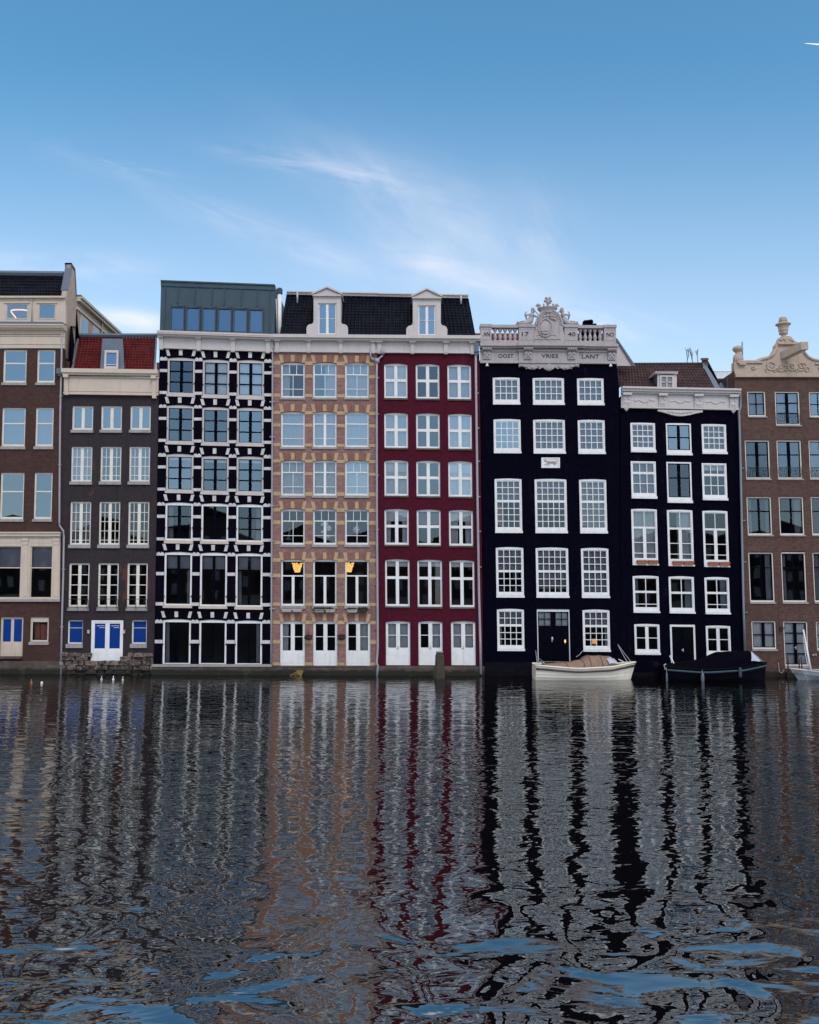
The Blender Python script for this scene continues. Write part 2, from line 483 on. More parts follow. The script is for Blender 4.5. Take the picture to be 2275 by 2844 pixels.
    if handle:
        xm = (i0 + i1) / 2
        hy = j0 + (j1 - j0) * .6
        h = MB().rect(xm - 1, hy - 5, xm + 1.4, hy + 5, fd + .0, fd - .02, T, True)
        h.tube([pt(*T(xm - 5, hy), fd + .03), pt(*T(xm, hy), fd + .03), pt(*T(xm, hy), fd)], .018, 5)
        h.build('handle', MT['steel'], f)
    return f

def finish_wall(Hs, poly, mname, depth=9.0, d=0.0, floors=(), thick=.32, topz=None):
    """front skin with real openings, side walls, back wall, rooms behind the glass"""
    w = MB().plate(poly, Hs.holes, d, d - thick)
    xs = [p[0] for p in poly]
    L = sorted([p for p in poly], key=lambda p: p[0])
    # left and right edges: lowest and highest points
    ymin = min(p[1] for p in poly); ymax = max(p[1] for p in poly)
    bl = min((p for p in poly if p[1] > ymax - 12), key=lambda p: p[0]); br_ = max((p for p in poly if p[1] > ymax - 12), key=lambda p: p[0])
    tl = min((p for p in poly if p[1] < ymin + 25), key=lambda p: p[0]); tr_ = max((p for p in poly if p[1] < ymin + 25), key=lambda p: p[0])
    def back(v, D): v = v.copy(); v.y = D; return v
    A, B, C, D_ = pt(*bl, d - thick), pt(*br_, d - thick), pt(*tr_, d - thick), pt(*tl, d - thick)
    e = Vector((.012, 0, 0))
    for a, b, sgn in ((A, D_, 1), (B, C, -1)):
        a1, b1 = a + e * sgn, b + e * sgn
        a2, b2 = a1 + Vector((.15 * sgn, 0, 0)), b1 + Vector((.15 * sgn, 0, 0))
        w.hexa([a1, b1, back(b1, depth), back(a1, depth)], [a2, b2, back(b2, depth), back(a2, depth)])
    w.hexa([back(A, depth), back(B, depth), back(C, depth), back(D_, depth)],
           [back(A, depth + .2), back(B, depth + .2), back(C, depth + .2), back(D_, depth + .2)])
    wall = w.build('wall', MT[mname], Hs.root)
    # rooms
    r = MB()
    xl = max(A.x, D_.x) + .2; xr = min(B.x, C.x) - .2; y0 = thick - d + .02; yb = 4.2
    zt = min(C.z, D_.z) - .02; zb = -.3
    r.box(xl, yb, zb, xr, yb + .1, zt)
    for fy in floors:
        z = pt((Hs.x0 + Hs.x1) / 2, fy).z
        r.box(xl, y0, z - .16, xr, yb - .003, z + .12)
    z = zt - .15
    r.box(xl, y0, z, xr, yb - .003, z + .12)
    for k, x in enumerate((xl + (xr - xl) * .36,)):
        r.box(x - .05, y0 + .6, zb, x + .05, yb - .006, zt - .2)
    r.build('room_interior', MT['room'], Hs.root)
    # flat roof deck behind the front roof
    MB().hexa([D_ + Vector((.02, .1, .0)), C + Vector((-.02, .1, 0)), back(C, depth) + Vector((-.02, 0, 0)), back(D_, depth) + Vector((.02, 0, 0))],
              [p + Vector((0, 0, -.12)) for p in (D_ + Vector((.02, .1, .0)), C + Vector((-.02, .1, 0)), back(C, depth) + Vector((-.02, 0, 0)), back(D_, depth) + Vector((.02, 0, 0)))]
              ).build('roof_deck', MT['lead'], Hs.root)
    return wall

def tile_roof(tl, tr_, br_, bl, nu, nv, amp=.045, step=.035):
    """pantiles: ribs across, overlapping courses down; corners are points in space"""
    mb = MB(); ku, kv = 5, 2
    nrm = (tr_ - tl).cross(bl - tl).normalized()
    if nrm.y > 0: nrm = -nrm
    NU = nu * ku; vs = []; fs = []; rowsn = []
    for j in range(nv):
        for k, lift in ((0.02, 0.0), (0.98, 1.0)):
            v = (j + k) / nv
            for i in range(NU + 1):
                u = i / NU
                p = tl.lerp(tr_, u).lerp(bl.lerp(br_, u), v)
                ph = (i % ku) / ku
                prof = math.sin(ph * 2 * math.pi) * .5 + (.35 if ph < .45 else 0)
                jit = math.sin(i // ku * 12.9 + j * 7.7) * .006
                vs.append(p + nrm * (amp * prof + step * lift + jit))
    R_ = NU + 1
    for j in range(nv * 2 - 1):
        for i in range(NU):
            a = j * R_ + i
            fs.append([a, a + 1, a + 1 + R_, a + R_])
    return mb.add(vs, fs)

def cornice(Hs, xl, xr, profile, sy, mname='cream', name='cornice', d=0.0, yref=None):
    """profile: list of (y_top, y_bot, projection); xl/xr at that height; one mesh"""
    mb = MB(); cx = (xl + xr) / 2
    for ya, yb, pr in profile:
        q = [(xl, ya + sy * (xl - cx)), (xr, ya + sy * (xr - cx)), (xr, yb + sy * (xr - cx)), (xl, yb + sy * (xl - cx))]
        mb.plate(q, [], d + pr, d - .05)
    return mb.build(name, MT[mname], Hs.root)

def pipe_px(pts_, r=.05, d=.1): return [pt(x, y, d) for x, y in pts_]

PARTS = []
def part(name, Hs):
    mb = MB(); PARTS.append((name, mb, Hs)); return mb
def flush(m_):
    for n_, mb, Hs in PARTS: mb.build(n_, MT[m_], Hs.root)
    PARTS.clear()

def text_mesh(s, cx, cy, h, w, d, mname, parent, squash=1.0, name='lettering'):
    cu = bpy.data.curves.new('lettering', 'FONT'); cu.body = s; cu.size = 1.0; cu.extrude = .02; cu.resolution_u = 2
    cu.offset = .004
    o = bpy.data.objects.new('lettering_source', cu); COL.objects.link(o)
    dg = bpy.context.evaluated_depsgraph_get(); dg.update()
    me = bpy.data.meshes.new_from_object(o.evaluated_get(dg))
    xs = [v.co.x for v in me.vertices]; ys = [v.co.y for v in me.vertices]
    x0, x1, y0, y1 = min(xs), max(xs), min(ys), max(ys)
    mb = MB(); vs = []
    for v in me.vertices:
        u = (v.co.x - x0) / (x1 - x0) - .5; t = (v.co.y - y0) / (y1 - y0) - .5
        p = pt(cx + u * w, cy - t * h, d); p.y -= v.co.z * .5
        vs.append(p)
    mb.add(vs, [list(p.vertices) for p in me.polygons])
    bpy.data.objects.remove(o); bpy.data.meshes.remove(me); bpy.data.curves.remove(cu)
    return mb.build(name, MT[mname], parent)
# ================================================= 1  brown house, far left
h1 = House('canal_house', 'brown brick house with cream cornice and white window bay, leftmost of the row', -190, 178, 1874, (.006, .002, 800, 1850))
w1 = dict(mf='warm', ms='warm', ft=2.6, st=1.6, sillmat='stone', sillx=2, fd=-.07, gap=3.2)
G1 = [(-84, -16, '')]
for (ya, yb, ys, c1, c2, gl, ins) in ((971, 1063, 1070, (8.5, 73.5), (102.5, 152.5), 1, ''), (1132, 1240, 1248, (4.5, 70), (98, 148), 1, 'g'), (1312.5, 1442, 1449, (0, 66), (94, 144.5), 0, '')):
    for c in ((c1[0] - 92, c1[1] - 92), c1, c2):
        window(h1, (c[0], ya, c[1], yb), [(.4, 1, 3.2), (.6, 1)], gl=gl, sill=ys, inside=ins, bot=5, **w1)
window(h1, (-90, 1514, -22, 1662), [(.42, 1, 3), (.58, 1)], gl=2, **w1)
# the white bay with its two tall windows
for c in ((-8, 58.5), (84.5, 145.5)):
    window(h1, (c[0], 1517, c[1], 1661), [(.41, 1, 3), (.59, 1)], mf='cream', ms='cream', ft=1.5, st=1.2, gap=3, fd=.02, gl=2, inside='g.40')
window(h1, (0, 1714, 63.5, 1823), [(1, 1)], ft=3, st=2.5, mull=8, gl=0, solid=.34, name='door', mf='cream', ms='cream', glassmat=MT['bluefilm'])
window(h1, (83, 1714, 135, 1783), [(1, 1)], mf='cream', ft=4, st=1, ftop=13, sill=1791, sillmat='stone', gl=3)
window(h1, (-92, 1714, -35, 1783), [(1, 1)], mf='cream', ft=4, st=1, ftop=13, sill=1791, sillmat='stone', gl=3)
w = finish_wall(h1, [(-194, 1900), (165.5, 1900), (166, 1800), (176.5, 968), (-188, 968)], 'brown', 9, 0, (1100, 1280, 1462, 1690), topz=None)
bay = MB().plate([(-14, 1668), (166.5, 1668), (168.5, 1490), (-14, 1490)], [h1.holes[10], h1.holes[11]] if len(h1.holes) > 11 else [], .06, -.005)
for x in (72, 158):
    bay.rect(x - 9, 1495, x + 9, 1503, .14, .062); bay.rect(x - 8, 1503, x + 8, 1513, .11, .062); bay.rect(x - 6.5, 1513, x + 6.5, 1656, .085, .062)
bay.rect(-14, 1482, 170, 1490, .2, .0); bay.rect(-14, 1478, 171, 1482, .26, .0); bay.rect(-14, 1497, 60, 1508, .075, .062); bay.rect(84, 1497, 146, 1508, .075, .062)
bay.build('window_bay', MT['cream'], h1.root)
MB().rect(-14, 1664, 168, 1671, .12, .0).build('bay_ledge', MT['stone'], h1.root)
p = MB()
for a, b in ((87, 102), (104, 117), (118, 131)): p.rect(a, 1731 + (a - 87) * .15, b, 1776, -.4, -.45, None, True)
p.build('wooden_panel', MT['terracotta'], h1.root)
# entablature
co = cornice(h1, -190, 180.5, [(922, 967, .05), (918, 922, .12), (932, 934, .09), (954, 957, .08)], .004, 'cream', 'frieze')
dn = MB()
for i in range(96):
    x = -186 + i * 3.8
    dn.rect(x, 922.5, x + 2.1, 930, .14, .05)
dn.build('dentil_course', MT['cream'], h1.root)
cornice(h1, -192, 184, [(914, 918.5, .25), (909, 914.2, .36), (905.5, 909.2, .42)], .004, 'cream', 'cornice')
cornice(h1, -192, 181, [(899, 905.6, .40)], .006, 'lead', 'gutter')
# attic storey, set back a little, then the black tiled roof and its parapet
at_ = House.__new__(House); at_.root = h1.root; at_.holes = []; at_.syv = (.012, .012, 0, 1)
for c in ((-75, -17), (17, 78), (107, 154.5)):
    window(at_, (c[0], 843.5, c[1], 886), [(1, 1)], mf='cream', ms='cream', ft=2, st=1, gl=1, fd=.02)
at = MB().plate([(-190, 899), (182, 899), (181.5, 829), (-190, 827)], at_.holes, .0, -.2)
at.rect(-190, 824, 182, 829, .16, -.1)
for c in ((-80, -12), (12, 83), (102, 160)):
    at.rect(c[0], 839.5, c[1], 842.5, .06, .0)
at.build('attic_wall', MT['cream'], h1.root)
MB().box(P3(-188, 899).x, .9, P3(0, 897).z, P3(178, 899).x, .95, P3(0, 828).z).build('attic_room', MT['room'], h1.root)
MB().tube(pipe_px([(90, 829), (90, 898)], d=.08), .035).build('downpipe', MT['pipe'], h1.root, True)
XR = P3(181, 860).x
tl, tr_, br_, bl = P3(-188, 762, 1.0), P3(176, 768, 1.0), P3(173, 826, .02), P3(-188, 824, .02)
tile_roof(tl, tr_, br_, bl, 50, 7).build('roof', MT['tile_black'], h1.root)
MB().tube([P3(-188, 757, 1.0), P3(178, 761, 1.0)], .16, 6).build('ridge_cap', MT['lead'], h1.root)
# side wall seen above the red roof: profile in the plane of the side wall
prof = [(184, 900, 0), (184, 838, 0), (178, 806, 0), (181.5, 735, 0)]
def SPx(px, py): return PX(px, py, XR)
side = [Vector((XR, .02, pt(181, 1040).z)), Vector((XR, .02, pt(181, 838).z)), Vector((XR, .15, pt(181, 806).z)), Vector((XR, .6, pt(181, 736).z)),
        SPx(196.5, 735), SPx(207, 752), SPx(211, 824), Vector((XR, 3.2, pt(181, 1060).z))]
mb = MB(); n = len(side)
S2 = [p + Vector((-.28, 0, 0)) for p in side]
mb.add(side + S2, [list(range(n)), list(range(n, 2 * n))[::-1]] + [[i, (i + 1) % n, n + (i + 1) % n, n + i] for i in range(n)])
mb.build('side_wall', MT['beige'], h1.root)
cap = MB()
c = [side[2], side[3], side[4], side[5], side[6]]
for a, b in zip(c, c[1:]):
    o = Vector((-.34, 0, .02)); k = Vector((.05, 0, .02)); t = Vector((0, 0, .09))
    cap.hexa([a + k, b + k, b + o, a + o], [a + k + t, b + k + t, b + o + t, a + o + t])
cap.build('parapet_coping', MT['lead'], h1.root)
# rear wing running back from the street
zt = SPx(212, 822).z; za = SPx(220, 960).z - 3
wing = MB().hexa([Vector((XR, 1.6, za)), Vector((XR, 9.0, za)), Vector((XR, 9.0, zt - .25)), Vector((XR, 1.6, zt - .25))],
                 [Vector((XR - .2, 1.6, za)), Vector((XR - .2, 9.0, za)), Vector((XR - .2, 9.0, zt - .25)), Vector((XR - .2, 1.6, zt - .25))])
wing.build('rear_wing', MT['beige'], h1.root)
cc = MB().box(XR - .2, 1.6, zt - .26, XR + .22, 9.1, zt - .1).box(XR - .2, 1.6, zt - .1, XR + .32, 9.1, zt).box(XR + .0, 1.6, zt - .75, XR + .08, 9.05, zt - .6)
cc.build('wing_cornice', MT['cream'], h1.root)
MB().box(XR - 2.5, 1.7, zt, XR + .2, 9.0, zt + .14).build('wing_roof', MT['lead'], h1.root)
for y in (2.25, 4.2, 6.2):
    f = MB().box(XR, y, zt - 2.6, XR + .05, y + 1.15, zt - .85).build('window', MT['cream'], h1.root)
    MB().box(XR + .03, y + .13, zt - 2.45, XR + .056, y + 1.02, zt - 1.0).build('pane', GL[1], f)
MB().tube([Vector((XR + .1, 5.6, zt - .3)), Vector((XR + .1, 5.6, zt - 4))], .05).build('downpipe', MT['pipe'], h1.root, True)
# houses further back behind the wing
q = P3(262, 880, 9.5)
b9 = root('house_behind', (q.x, 12, 0), 'grey roofed house with slanting dormers glimpsed behind the wing of the leftmost house', 'house')
zq = P3(262, 905, 12).z
x0, x1 = P3(228, 900, 12).x, P3(268, 900, 12).x
MB().box(x0, 12, 0, x1, 20, P3(262, 893, 12).z).build('wall', MT['beige'], b9)
MB().add([(x0, 11.8, P3(0, 893, 12).z), (x1, 11.8, P3(0, 893, 12).z), (x1 - .1, 13, P3(0, 866, 12).z), (x0, 13, P3(0, 866, 12).z), (x0, 20, P3(0, 893, 12).z), (x1, 20, P3(0, 893, 12).z)],
         [[0, 1, 2, 3], [1, 5, 2], [0, 3, 4], [3, 2, 5, 4]]).build('roof', MT['lead'], b9)
x2 = P3(285, 900, 14).x; x3 = P3(297, 925, 14).x; zz = P3(0, 897, 14).z
mb = MB().add([(x1 - .5, 14, 0), (x3, 14, 0), (x3, 14, zz - .6), (x2, 14, zz), (x1 - .5, 14, zz), (x1 - .5, 20, 0), (x3, 20, 0), (x3, 20, zz - .6), (x2, 20, zz), (x1 - .5, 20, zz)],
              [[0, 1, 2, 3, 4], [1, 6, 7, 2], [2, 7, 8, 3], [3, 8, 9, 4], [5, 6, 7, 8, 9]])
mb.build('dormer', MT['cream'], b9)
# shared downpipe between the two left houses
dp = MB().tube(pipe_px([(173, 928), (173, 985), (169, 1150), (167.5, 1300), (166.5, 1450), (167.5, 1460), (178.5, 1476), (179, 1490), (177.5, 1600), (174, 1720), (170.5, 1876)], d=.09), .052, 8)
for x, y in ((170.5, 1100), (167.5, 1290), (178, 1580), (173, 1740)):
    dp.rect(x - 4, y, x + 4, y + 2, .14, .0)
dp.build('downpipe', MT['pipe'], h1.root, True)
MB().rect(162, 1026, 176, 1041, .3, .0).rect(165, 1041, 173, 1046, .22, .0).build('rainwater_hopper', MT['lead'], h1.root)
MB().rect(-14, 1823, 62, 1829, .18, .0).rect(-194, 1836, 166, 1900, .10, .001).rect(152, 1838, 170, 1900, .16, .0).build('plinth', MT['quay'], h1.root)

# ================================================= 2  narrow dark house
h2 = House('canal_house', 'narrow grey-brown brick house with red tiled roof and blue-glazed basement doors', 176, 440, 1874, (.008, .002, 1000, 1850))
k2 = dict(mf='warm', ms='warm', ft=3.2, st=1.2, sillmat='stone', sillx=1.5, fd=-.10)
cols = {1: ((199.5, 258), (280, 338), (361, 418)), 2: ((196.5, 255), (278, 336), (358, 416)), 3: ((193.5, 251.5), (274, 332.5), (355, 413.5)), 4: ((190, 247), (271, 328.5), (352, 409))}
for c, g_ in zip(cols[1], (0, 0, 0)): window(h2, (c[0], 1127, c[1], 1194), [(1, 1)], mull=8.5, bot=5, gl=1, sill=1202, inside='', **k2)
for c, i_ in zip(cols[2], ('g', '', '')): window(h2, (c[0], 1240, c[1], 1337.5), [(1, 2)] * 3 + [(.5, 2)], mull=8.5, bot=4, gl=0, sill=1346, inside=i_, **k2)
for c, i_ in zip(cols[3], ('g', '', '')): window(h2, (c[0], 1393, c[1], 1513), [(1, 2)] * 4 + [(.3, 2)], mull=8.5, bot=4, gl=2, sill=1522.5, inside=i_, **k2)
for c in cols[4]:
    f = window(h2, (c[0], 1564, c[1], 1685.5), [(1, 1)] * 4, mull=8.5, bot=4, gl=3, gap=2, ft=3.5, sill=1696.6, **{k: v for k, v in k2.items() if k != 'ft'})
    g = MB(); yb, yt = 1689, 1664
    for x in (c[0] - 3, c[0] + 1, (c[0] + c[1]) / 2, c[1] - 1, c[1] + 3): g.tube([pt(x, yt, .28), pt(x, yb, .22), pt(x, yb + 1, .02)], .014, 4)
    for yy in (yt, yb - 3): g.tube([pt(c[0] - 3, yy, .28), pt(c[1] + 3, yy, .28)], .014, 4)
    for x in (c[0] + 2, (c[0] + c[1]) / 2, c[1] - 2):
        g.tube([pt(x + 3 * math.cos(t), 1674 + 6 * math.sin(t), .28) for t in [i * .7 for i in range(9)]], .012, 4)
    g.build('window_guard', MT['iron'], f)
for c in ((186, 229), (364, 407)):
    window(h2, (c[0], 1722.5, c[1], 1788.5), [(.3, 1, 2), (.7, 1)], mf='white', ms='greywhite', ft=3, st=1, sill=1799.5, sillmat='stone', glassmat=MT['bluefilm'], fd=-.16)
f = window(h2, (252.5, 1723, 341, 1836), [(1, 1)], mf='white', ms='white', ft=5, st=4, mull=12, solid=.25, name='door', glassmat=MT['bluefilm'], fd=-.03)
# the two lines of faint white writing on each blue pane cannot be read: short worn strokes
mb = MB()
for xa in (268, 308):
    for r_, (o, L) in enumerate(((0, 20), (7, 13))):
        x = xa + o
        while x < xa + o + L:
            ww = rnd.uniform(1.2, 3); mb.rect(x, 1737.5 + r_ * 5, x + ww, 1739 + r_ * 5, -.07, -.075, None, True); x += ww + .8
mb.build('window_writing', MT['white'], f)
for x in (247, 345.5): mb = part('wall_lamp', h2); mb.rect(x - 2.2, 1751, x + 2.2, 1759, .12, 0); mb.rect(x - 3, 1749.5, x + 3, 1751, .14, 0)
flush('greywhite')
finish_wall(h2, [(165.5, 1900), (425.5, 1900), (430, 1700), (440.5, 1080), (176.8, 1080), (175, 1100), (166, 1800)], 'grey', 9, -.03, (1218, 1368, 1542, 1712))
cornice(h2, 179, 441, [(1048, 1098, .10), (1086, 1089, .13), (1092, 1098, .16)], .014, 'cream', 'frieze')
cornice(h2, 177, 442.5, [(1040, 1045, .28), (1029, 1040, .38)], .014, 'cream', 'cornice')
for x, o in ((188, -1.6), (430.5, 1.8)):
    mb = part('cornice_bracket', h2)
    mb.rect(x - 7, 1044 + o, x + 7, 1053 + o, .34, .1); mb.rect(x - 5, 1053 + o, x + 5, 1100 + o, .2, .1)
mb.rect(425.5, 1100, 436, 1108, .22, 0)
flush('cream'); mb = MB()
for i in range(58): mb.rect(198 + i * 3.85, 1048 + (i - 29) * .054, 200 + i * 3.85, 1052 + (i - 29) * .054, .17, .1)
mb.build('dentil_course', MT['cream'], h2.root)
tl, tr_, br_, bl = P3(219, 937, 2.2), P3(434, 938, 2.2), P3(428, 1029, .15), P3(202, 1026, .15)
tile_roof(tl, tr_, br_, bl, 24, 13).build('roof', MT['tile_red'], h2.root)
mb = MB().tube([P3(216, 932, 2.2), P3(438, 932, 2.2)], .13, 6)
mb.hexa([P3(213, 937, 2.0), P3(220, 937, 2.0), P3(203, 1028, -.1), P3(197, 1028, -.1)], [P3(213, 937, 2.3), P3(220, 937, 2.3), P3(203, 1028, .3), P3(197, 1028, .3)])
mb.hexa([P3(432, 937, 2.0), P3(437, 937, 2.0), P3(432, 1029, -.1), P3(427, 1029, -.1)], [P3(432, 937, 2.3), P3(437, 937, 2.3), P3(432, 1029, .3), P3(427, 1029, .3)])
mb.build('roof_flashing', MT['lead'], h2.root)
# dark tarred slope between the beige side wall and the roof
XL = P3(183, 980).x
mb = MB()
a = [Vector((XL, .3, pt(181, 1028).z)), PX(196, 905, XL) , PX(216, 908, XL), PX(219, 930, XL), Vector((XL, 5, pt(181, 1028).z))]
a2 = [P3(200, 1027, .1), P3(210, 925, 2.2), P3(214, 912, 2.6), P3(217, 935, 2.4), P3(217, 1027, 3.5)]
mb.add(a + a2, [[0, 1, 6, 5], [1, 2, 7, 6], [2, 3, 8, 7], [3, 4, 9, 8], [0, 5, 9, 4]])
mb.build('tarred_gable', MT['navy'], h2.root)
MB().rect(179, 1001, 197, 1028, -.25, -.6, None, True).build('chimney_stub', MT['brown'], h2.root)
MB().rect(431.5, 1004, 443, 1030, -.2, -.6, None, True).build('chimney_stub', MT['brownlow'], h2.root)
dm = MB().hexa([P3(278, 1027, .05), P3(346, 1028, .05), P3(341, 941, .35), P3(284, 940, .35)], [P3(278, 1027, 1.4), P3(346, 1028, 1.4), P3(341, 941, 2.4), P3(284, 940, 2.4)])
dormer = dm.build('dormer', MT['lead'], h2.root)
f = MB()
a, b, c, d = P3(290, 1025, -.01), P3(329, 1025.5, -.01), P3(330, 974, .15), P3(292, 973.5, .15)
def quadframe(a, b, c, d, t, th, bars=(), th2=None):
    """frame of width t (fraction) around the quad a b c d (bottom-left, bottom-right, top-right, top-left)"""
    mb = MB(); n = (b - a).cross(d - a).normalized()
    if n.y > 0: n = -n
    def P(u, v): return a.lerp(b, u).lerp(d.lerp(c, u), v)
    def bar(u0, v0, u1, v1):
        q = [P(u0, v0), P(u1, v0), P(u1, v1), P(u0, v1)]
        mb.hexa([p + n * th for p in q], q)
    bar(0, 0, 1, t); bar(0, 1 - t, 1, 1); bar(0, t, t, 1 - t); bar(1 - t, t, 1, 1 - t)
    for (u0, v0, u1, v1) in bars: bar(u0, v0, u1, v1)
    return mb, [P(t, t) + n * .012, P(1 - t, t) + n * .012, P(1 - t, 1 - t) + n * .012, P(t, 1 - t) + n * .012]
mb, pn = quadframe(a, b, c, d, .13, .07, [(.13, .2, .87, .24)])
f = mb.build('dormer_window', MT['greywhite'], dormer)
MB().quad(*pn).build('dormer_pane', GL[1], dormer)
# rough stone footing
mb = MB()
rs = random.Random(3)
y = 1813
while y < 1874:
    x = 166 + (y - 1813) * 0; hh = rs.uniform(9, 15)
    while x < 426:
        ww = rs.uniform(13, 38)
        if not (252 < x + ww / 2 < 343 and y < 1834):
            x1 = min(x + ww, 426); d = rs.uniform(.06, .26); j = lambda: rs.uniform(-1.5, 1.5)
            P_ = [(x + j(), y + j() + hh), (x1 + j(), y + j() + hh), (x1 - 1 + j(), y + j()), (x + (x1 - x) * .5, y - 1 + j()), (x + 1 + j(), y + j())]
            Q_ = [(x + (px - x) * .8 + ww * .1, y + (py - y) * .75 + hh * .12) for px, py in P_]
            n = 5
            mb.add([pt(*p, .0) for p in P_] + [pt(*p, d * .7) for p in P_] + [pt(*p, d) for p in Q_],
                   [[k, (k + 1) % n, n + (k + 1) % n, n + k] for k in range(n)] + [[n + k, n + (k + 1) % n, 2 * n + (k + 1) % n, 2 * n + k] for k in range(n)] + [list(range(2 * n, 3 * n))])
        x += ww + 1
    y += hh
mb.build('stone_footing', MT['rubble'], h2.root)

# ================================================= 3  black house with white bands
h3 = House('canal_house', 'black house striped with white stone bands and a zinc-clad rooftop storey', 440, 756, 1876, (.030, .002, 990, 1845))
r3 = [ # outer y0,y1, sill, inner y0,y1 for the first column; columns x
 ((465, 541, 992.7, 1095, 1102), (562.6, 636.5, 998, 1100, 1106.5), (658, 733.4, 999.4, 1102, 1110)),
 ((462.5, 538, 1124.5, 1229, 1235), (561, 636, 1130, 1232, 1238.5), (657.5, 732, 1132, 1234, 1240)),
 ((461, 537, 1260, 1364, 1370), (559, 635, 1266, 1367, 1374), (656.7, 732, 1267, 1369, 1376)),
 ((458.5, 535.7, 1395, 1501, 1509.6), (558.5, 634, 1397.5, 1503.5, 1511), (656, 730.7, 1400, 1505.5, 1512.5)),
 ((455.8, 533, 1532.5, 1682, 1688.5), (555, 630.6, 1534.5, 1684, 1690.7), (654, 729, 1536, 1686, 1693)),
 ((451.7, 529.7, 1719.5, 1844, None), (552.6, 629, 1721, 1844.5, None), (652.7, 728, 1723, 1845, None))]
ins3 = [('', 'b', 'b'), ('', '', ''), ('b.08', 'b.1', 'b.1'), ('d.2 e.12', '', 'e.25'), ('g.3 e.15', 'g.3', 'g.3 d.12'), ('d.14', '', 'e.2')]
for ri, row in enumerate(r3):
    for ci, (xa, xb, ya, yb, ys) in enumerate(row):
        rows = [(1, 1), (1, 1), (1, 1)] if ri < 4 else ([(.28, 1), (.72, 1)] if ri == 4 else [(1, 1)])
        mull = 8 if ri < 4 else (7 if ri == 4 else 3)
        window(h3, (xa, ya, xb, yb), rows, mf='greywhite' if ri < 3 else 'white', ms='darkwood', arch=3, ft=5.3, st=1.6, bot=2.5 if ri > 4 else 5, ftop=5.5, gap=3.4,  # upper rows greyer: their dimmer light is put into the paint
               mull=mull, gl=(0, 0, 0, 2, 3, 3)[ri], sill=ys, sillmat='greywhite' if ri < 3 else 'cream', sillx=1.5, inside=ins3[ri][ci], fd=-.04)
        cxm = (xa + xb) / 2; t = ya - 4
        # three white blocks of the flat arch
        part('arch_stone', h3).plate([(xa - 4.5, t - 18), (xa + 4, t - 18), (xa + 8.5, t - .5), (xa + .2, t - .5)], [], .03, -.02)
        part('arch_stone', h3).rect(cxm - 5 - .5, t - 17, cxm + 4.2, t - 1.5, .035, -.02)
        part('arch_stone', h3).plate([(xb - 4, t - 17), (xb + 4.5, t - 17), (xb, t + .5), (xb - 8.5, t + .5)], [], .03, -.02)
bands = [((994, 1003.5), (1027, 1036), (1088, 1097)), ((1126, 1134.4), (1159.5, 1168.5), (1220.5, 1229.5)), ((1260.5, 1270), (1294, 1303), (1355.8, 1364.5)),
         ((1396.7, 1405.5), (1430.5, 1440), (1493.5, 1502.4)), ((1534.7, 1544), (1589, 1599), (1673, 1683)), ((1721.6, 1731), (1777, 1787.5))]
for ri, bs in enumerate(bands):
    row = r3[ri]; sy3 = h3.sy(bs[0][0])
    lx = 443.5 - (bs[0][0] - 1000) * .0185; rx = 755.5 - (bs[0][0] - 1000) * .002
    piers = [(lx, row[0][0]), (row[0][1], row[1][0]), (row[1][1], row[2][0]), (row[2][1], rx)]
    for pi, (a, b) in enumerate(piers):
        for bi, (ya, yb) in enumerate(bs):
            o = ((a + b) / 2 - 550) * sy3 * .75
            sxx = SX(a)
            dx = (ya - (row[0][2] + row[0][3]) / 2)
            A = a + .25 + SX(a) * dx; B = b - .25 + SX(b) * dx
            if bi == 0:     # the upper band of each storey is notched on top
                m_ = (A + B) / 2; s_ = -1.5 if pi in (0, 3) else 0
                part('stone_band', h3).plate([(A, yb + o), (B, yb + o), (B, ya + o + 3), (m_ + 6, ya + o - .5), (m_ + 3, ya + o - .5), (m_, ya + o + 3), (m_ - 3, ya + o - .5), (m_ - 7, ya + o - .5), (A, ya + o + 3)], [], .035, -.02)
            else: part('stone_band', h3).rect(A, ya + o + .5, B, yb + o - .5, .035, -.02)
flush('bandwhite')
finish_wall(h3, [(425.8, 1900), (753, 1900), (753.5, 1845), (756.8, 968), (443, 968), (430.3, 1700)], 'black', 9, 0, (1112, 1246, 1382, 1520, 1706))
kn = MB()
for row, yk in zip(r3, (1065, 1189, 1326, 1466, 1656, 1789)):
    for (xa, xb, ya, yb, ys) in row:
        o = ((xa + xb) / 2 - 500) * h3.sy(yk) * .8
        for x in (xa + 1, xb - 1): kn.blob(pt(x + SX(x) * (yk - (ya + yb) / 2), yk + o, .02), .045, .05, .045, 6, 4)
kn.build('shutter_catch', MT['iron'], h3.root)
MB().rect(425, 1844.6, 756, 1851, .26, .001).build('ledge', MT['stone'], h3.root)
MB().rect(425, 1851.1, 756, 1900, .2, .001).build('plinth', MT['quay'], h3.root)
cornice(h3, 443.5, 760, [(940, 973, .08), (969, 973.6, .14)], .034, 'greywhite', 'frieze')
cornice(h3, 442, 762, [(937, 942, .34), (929, 938, .46), (933.5, 934.5, .48)], .034, 'greywhite', 'cornice')
for x in (449, 553.7, 648.6, 745.5):
    mb = part('cornice_bracket', h3)
    o = (x - 600) * .034
    mb.rect(x - 8, 942 + o, x + 8, 945.5 + o, .3, .08); mb.rect(x - 6, 945.5 + o, x + 6, 971 + o, .17, .08); mb.rect(x - 5.5, 971 + o, x + 5.5, 977.5 + o, .2, .0)
flush('greywhite')
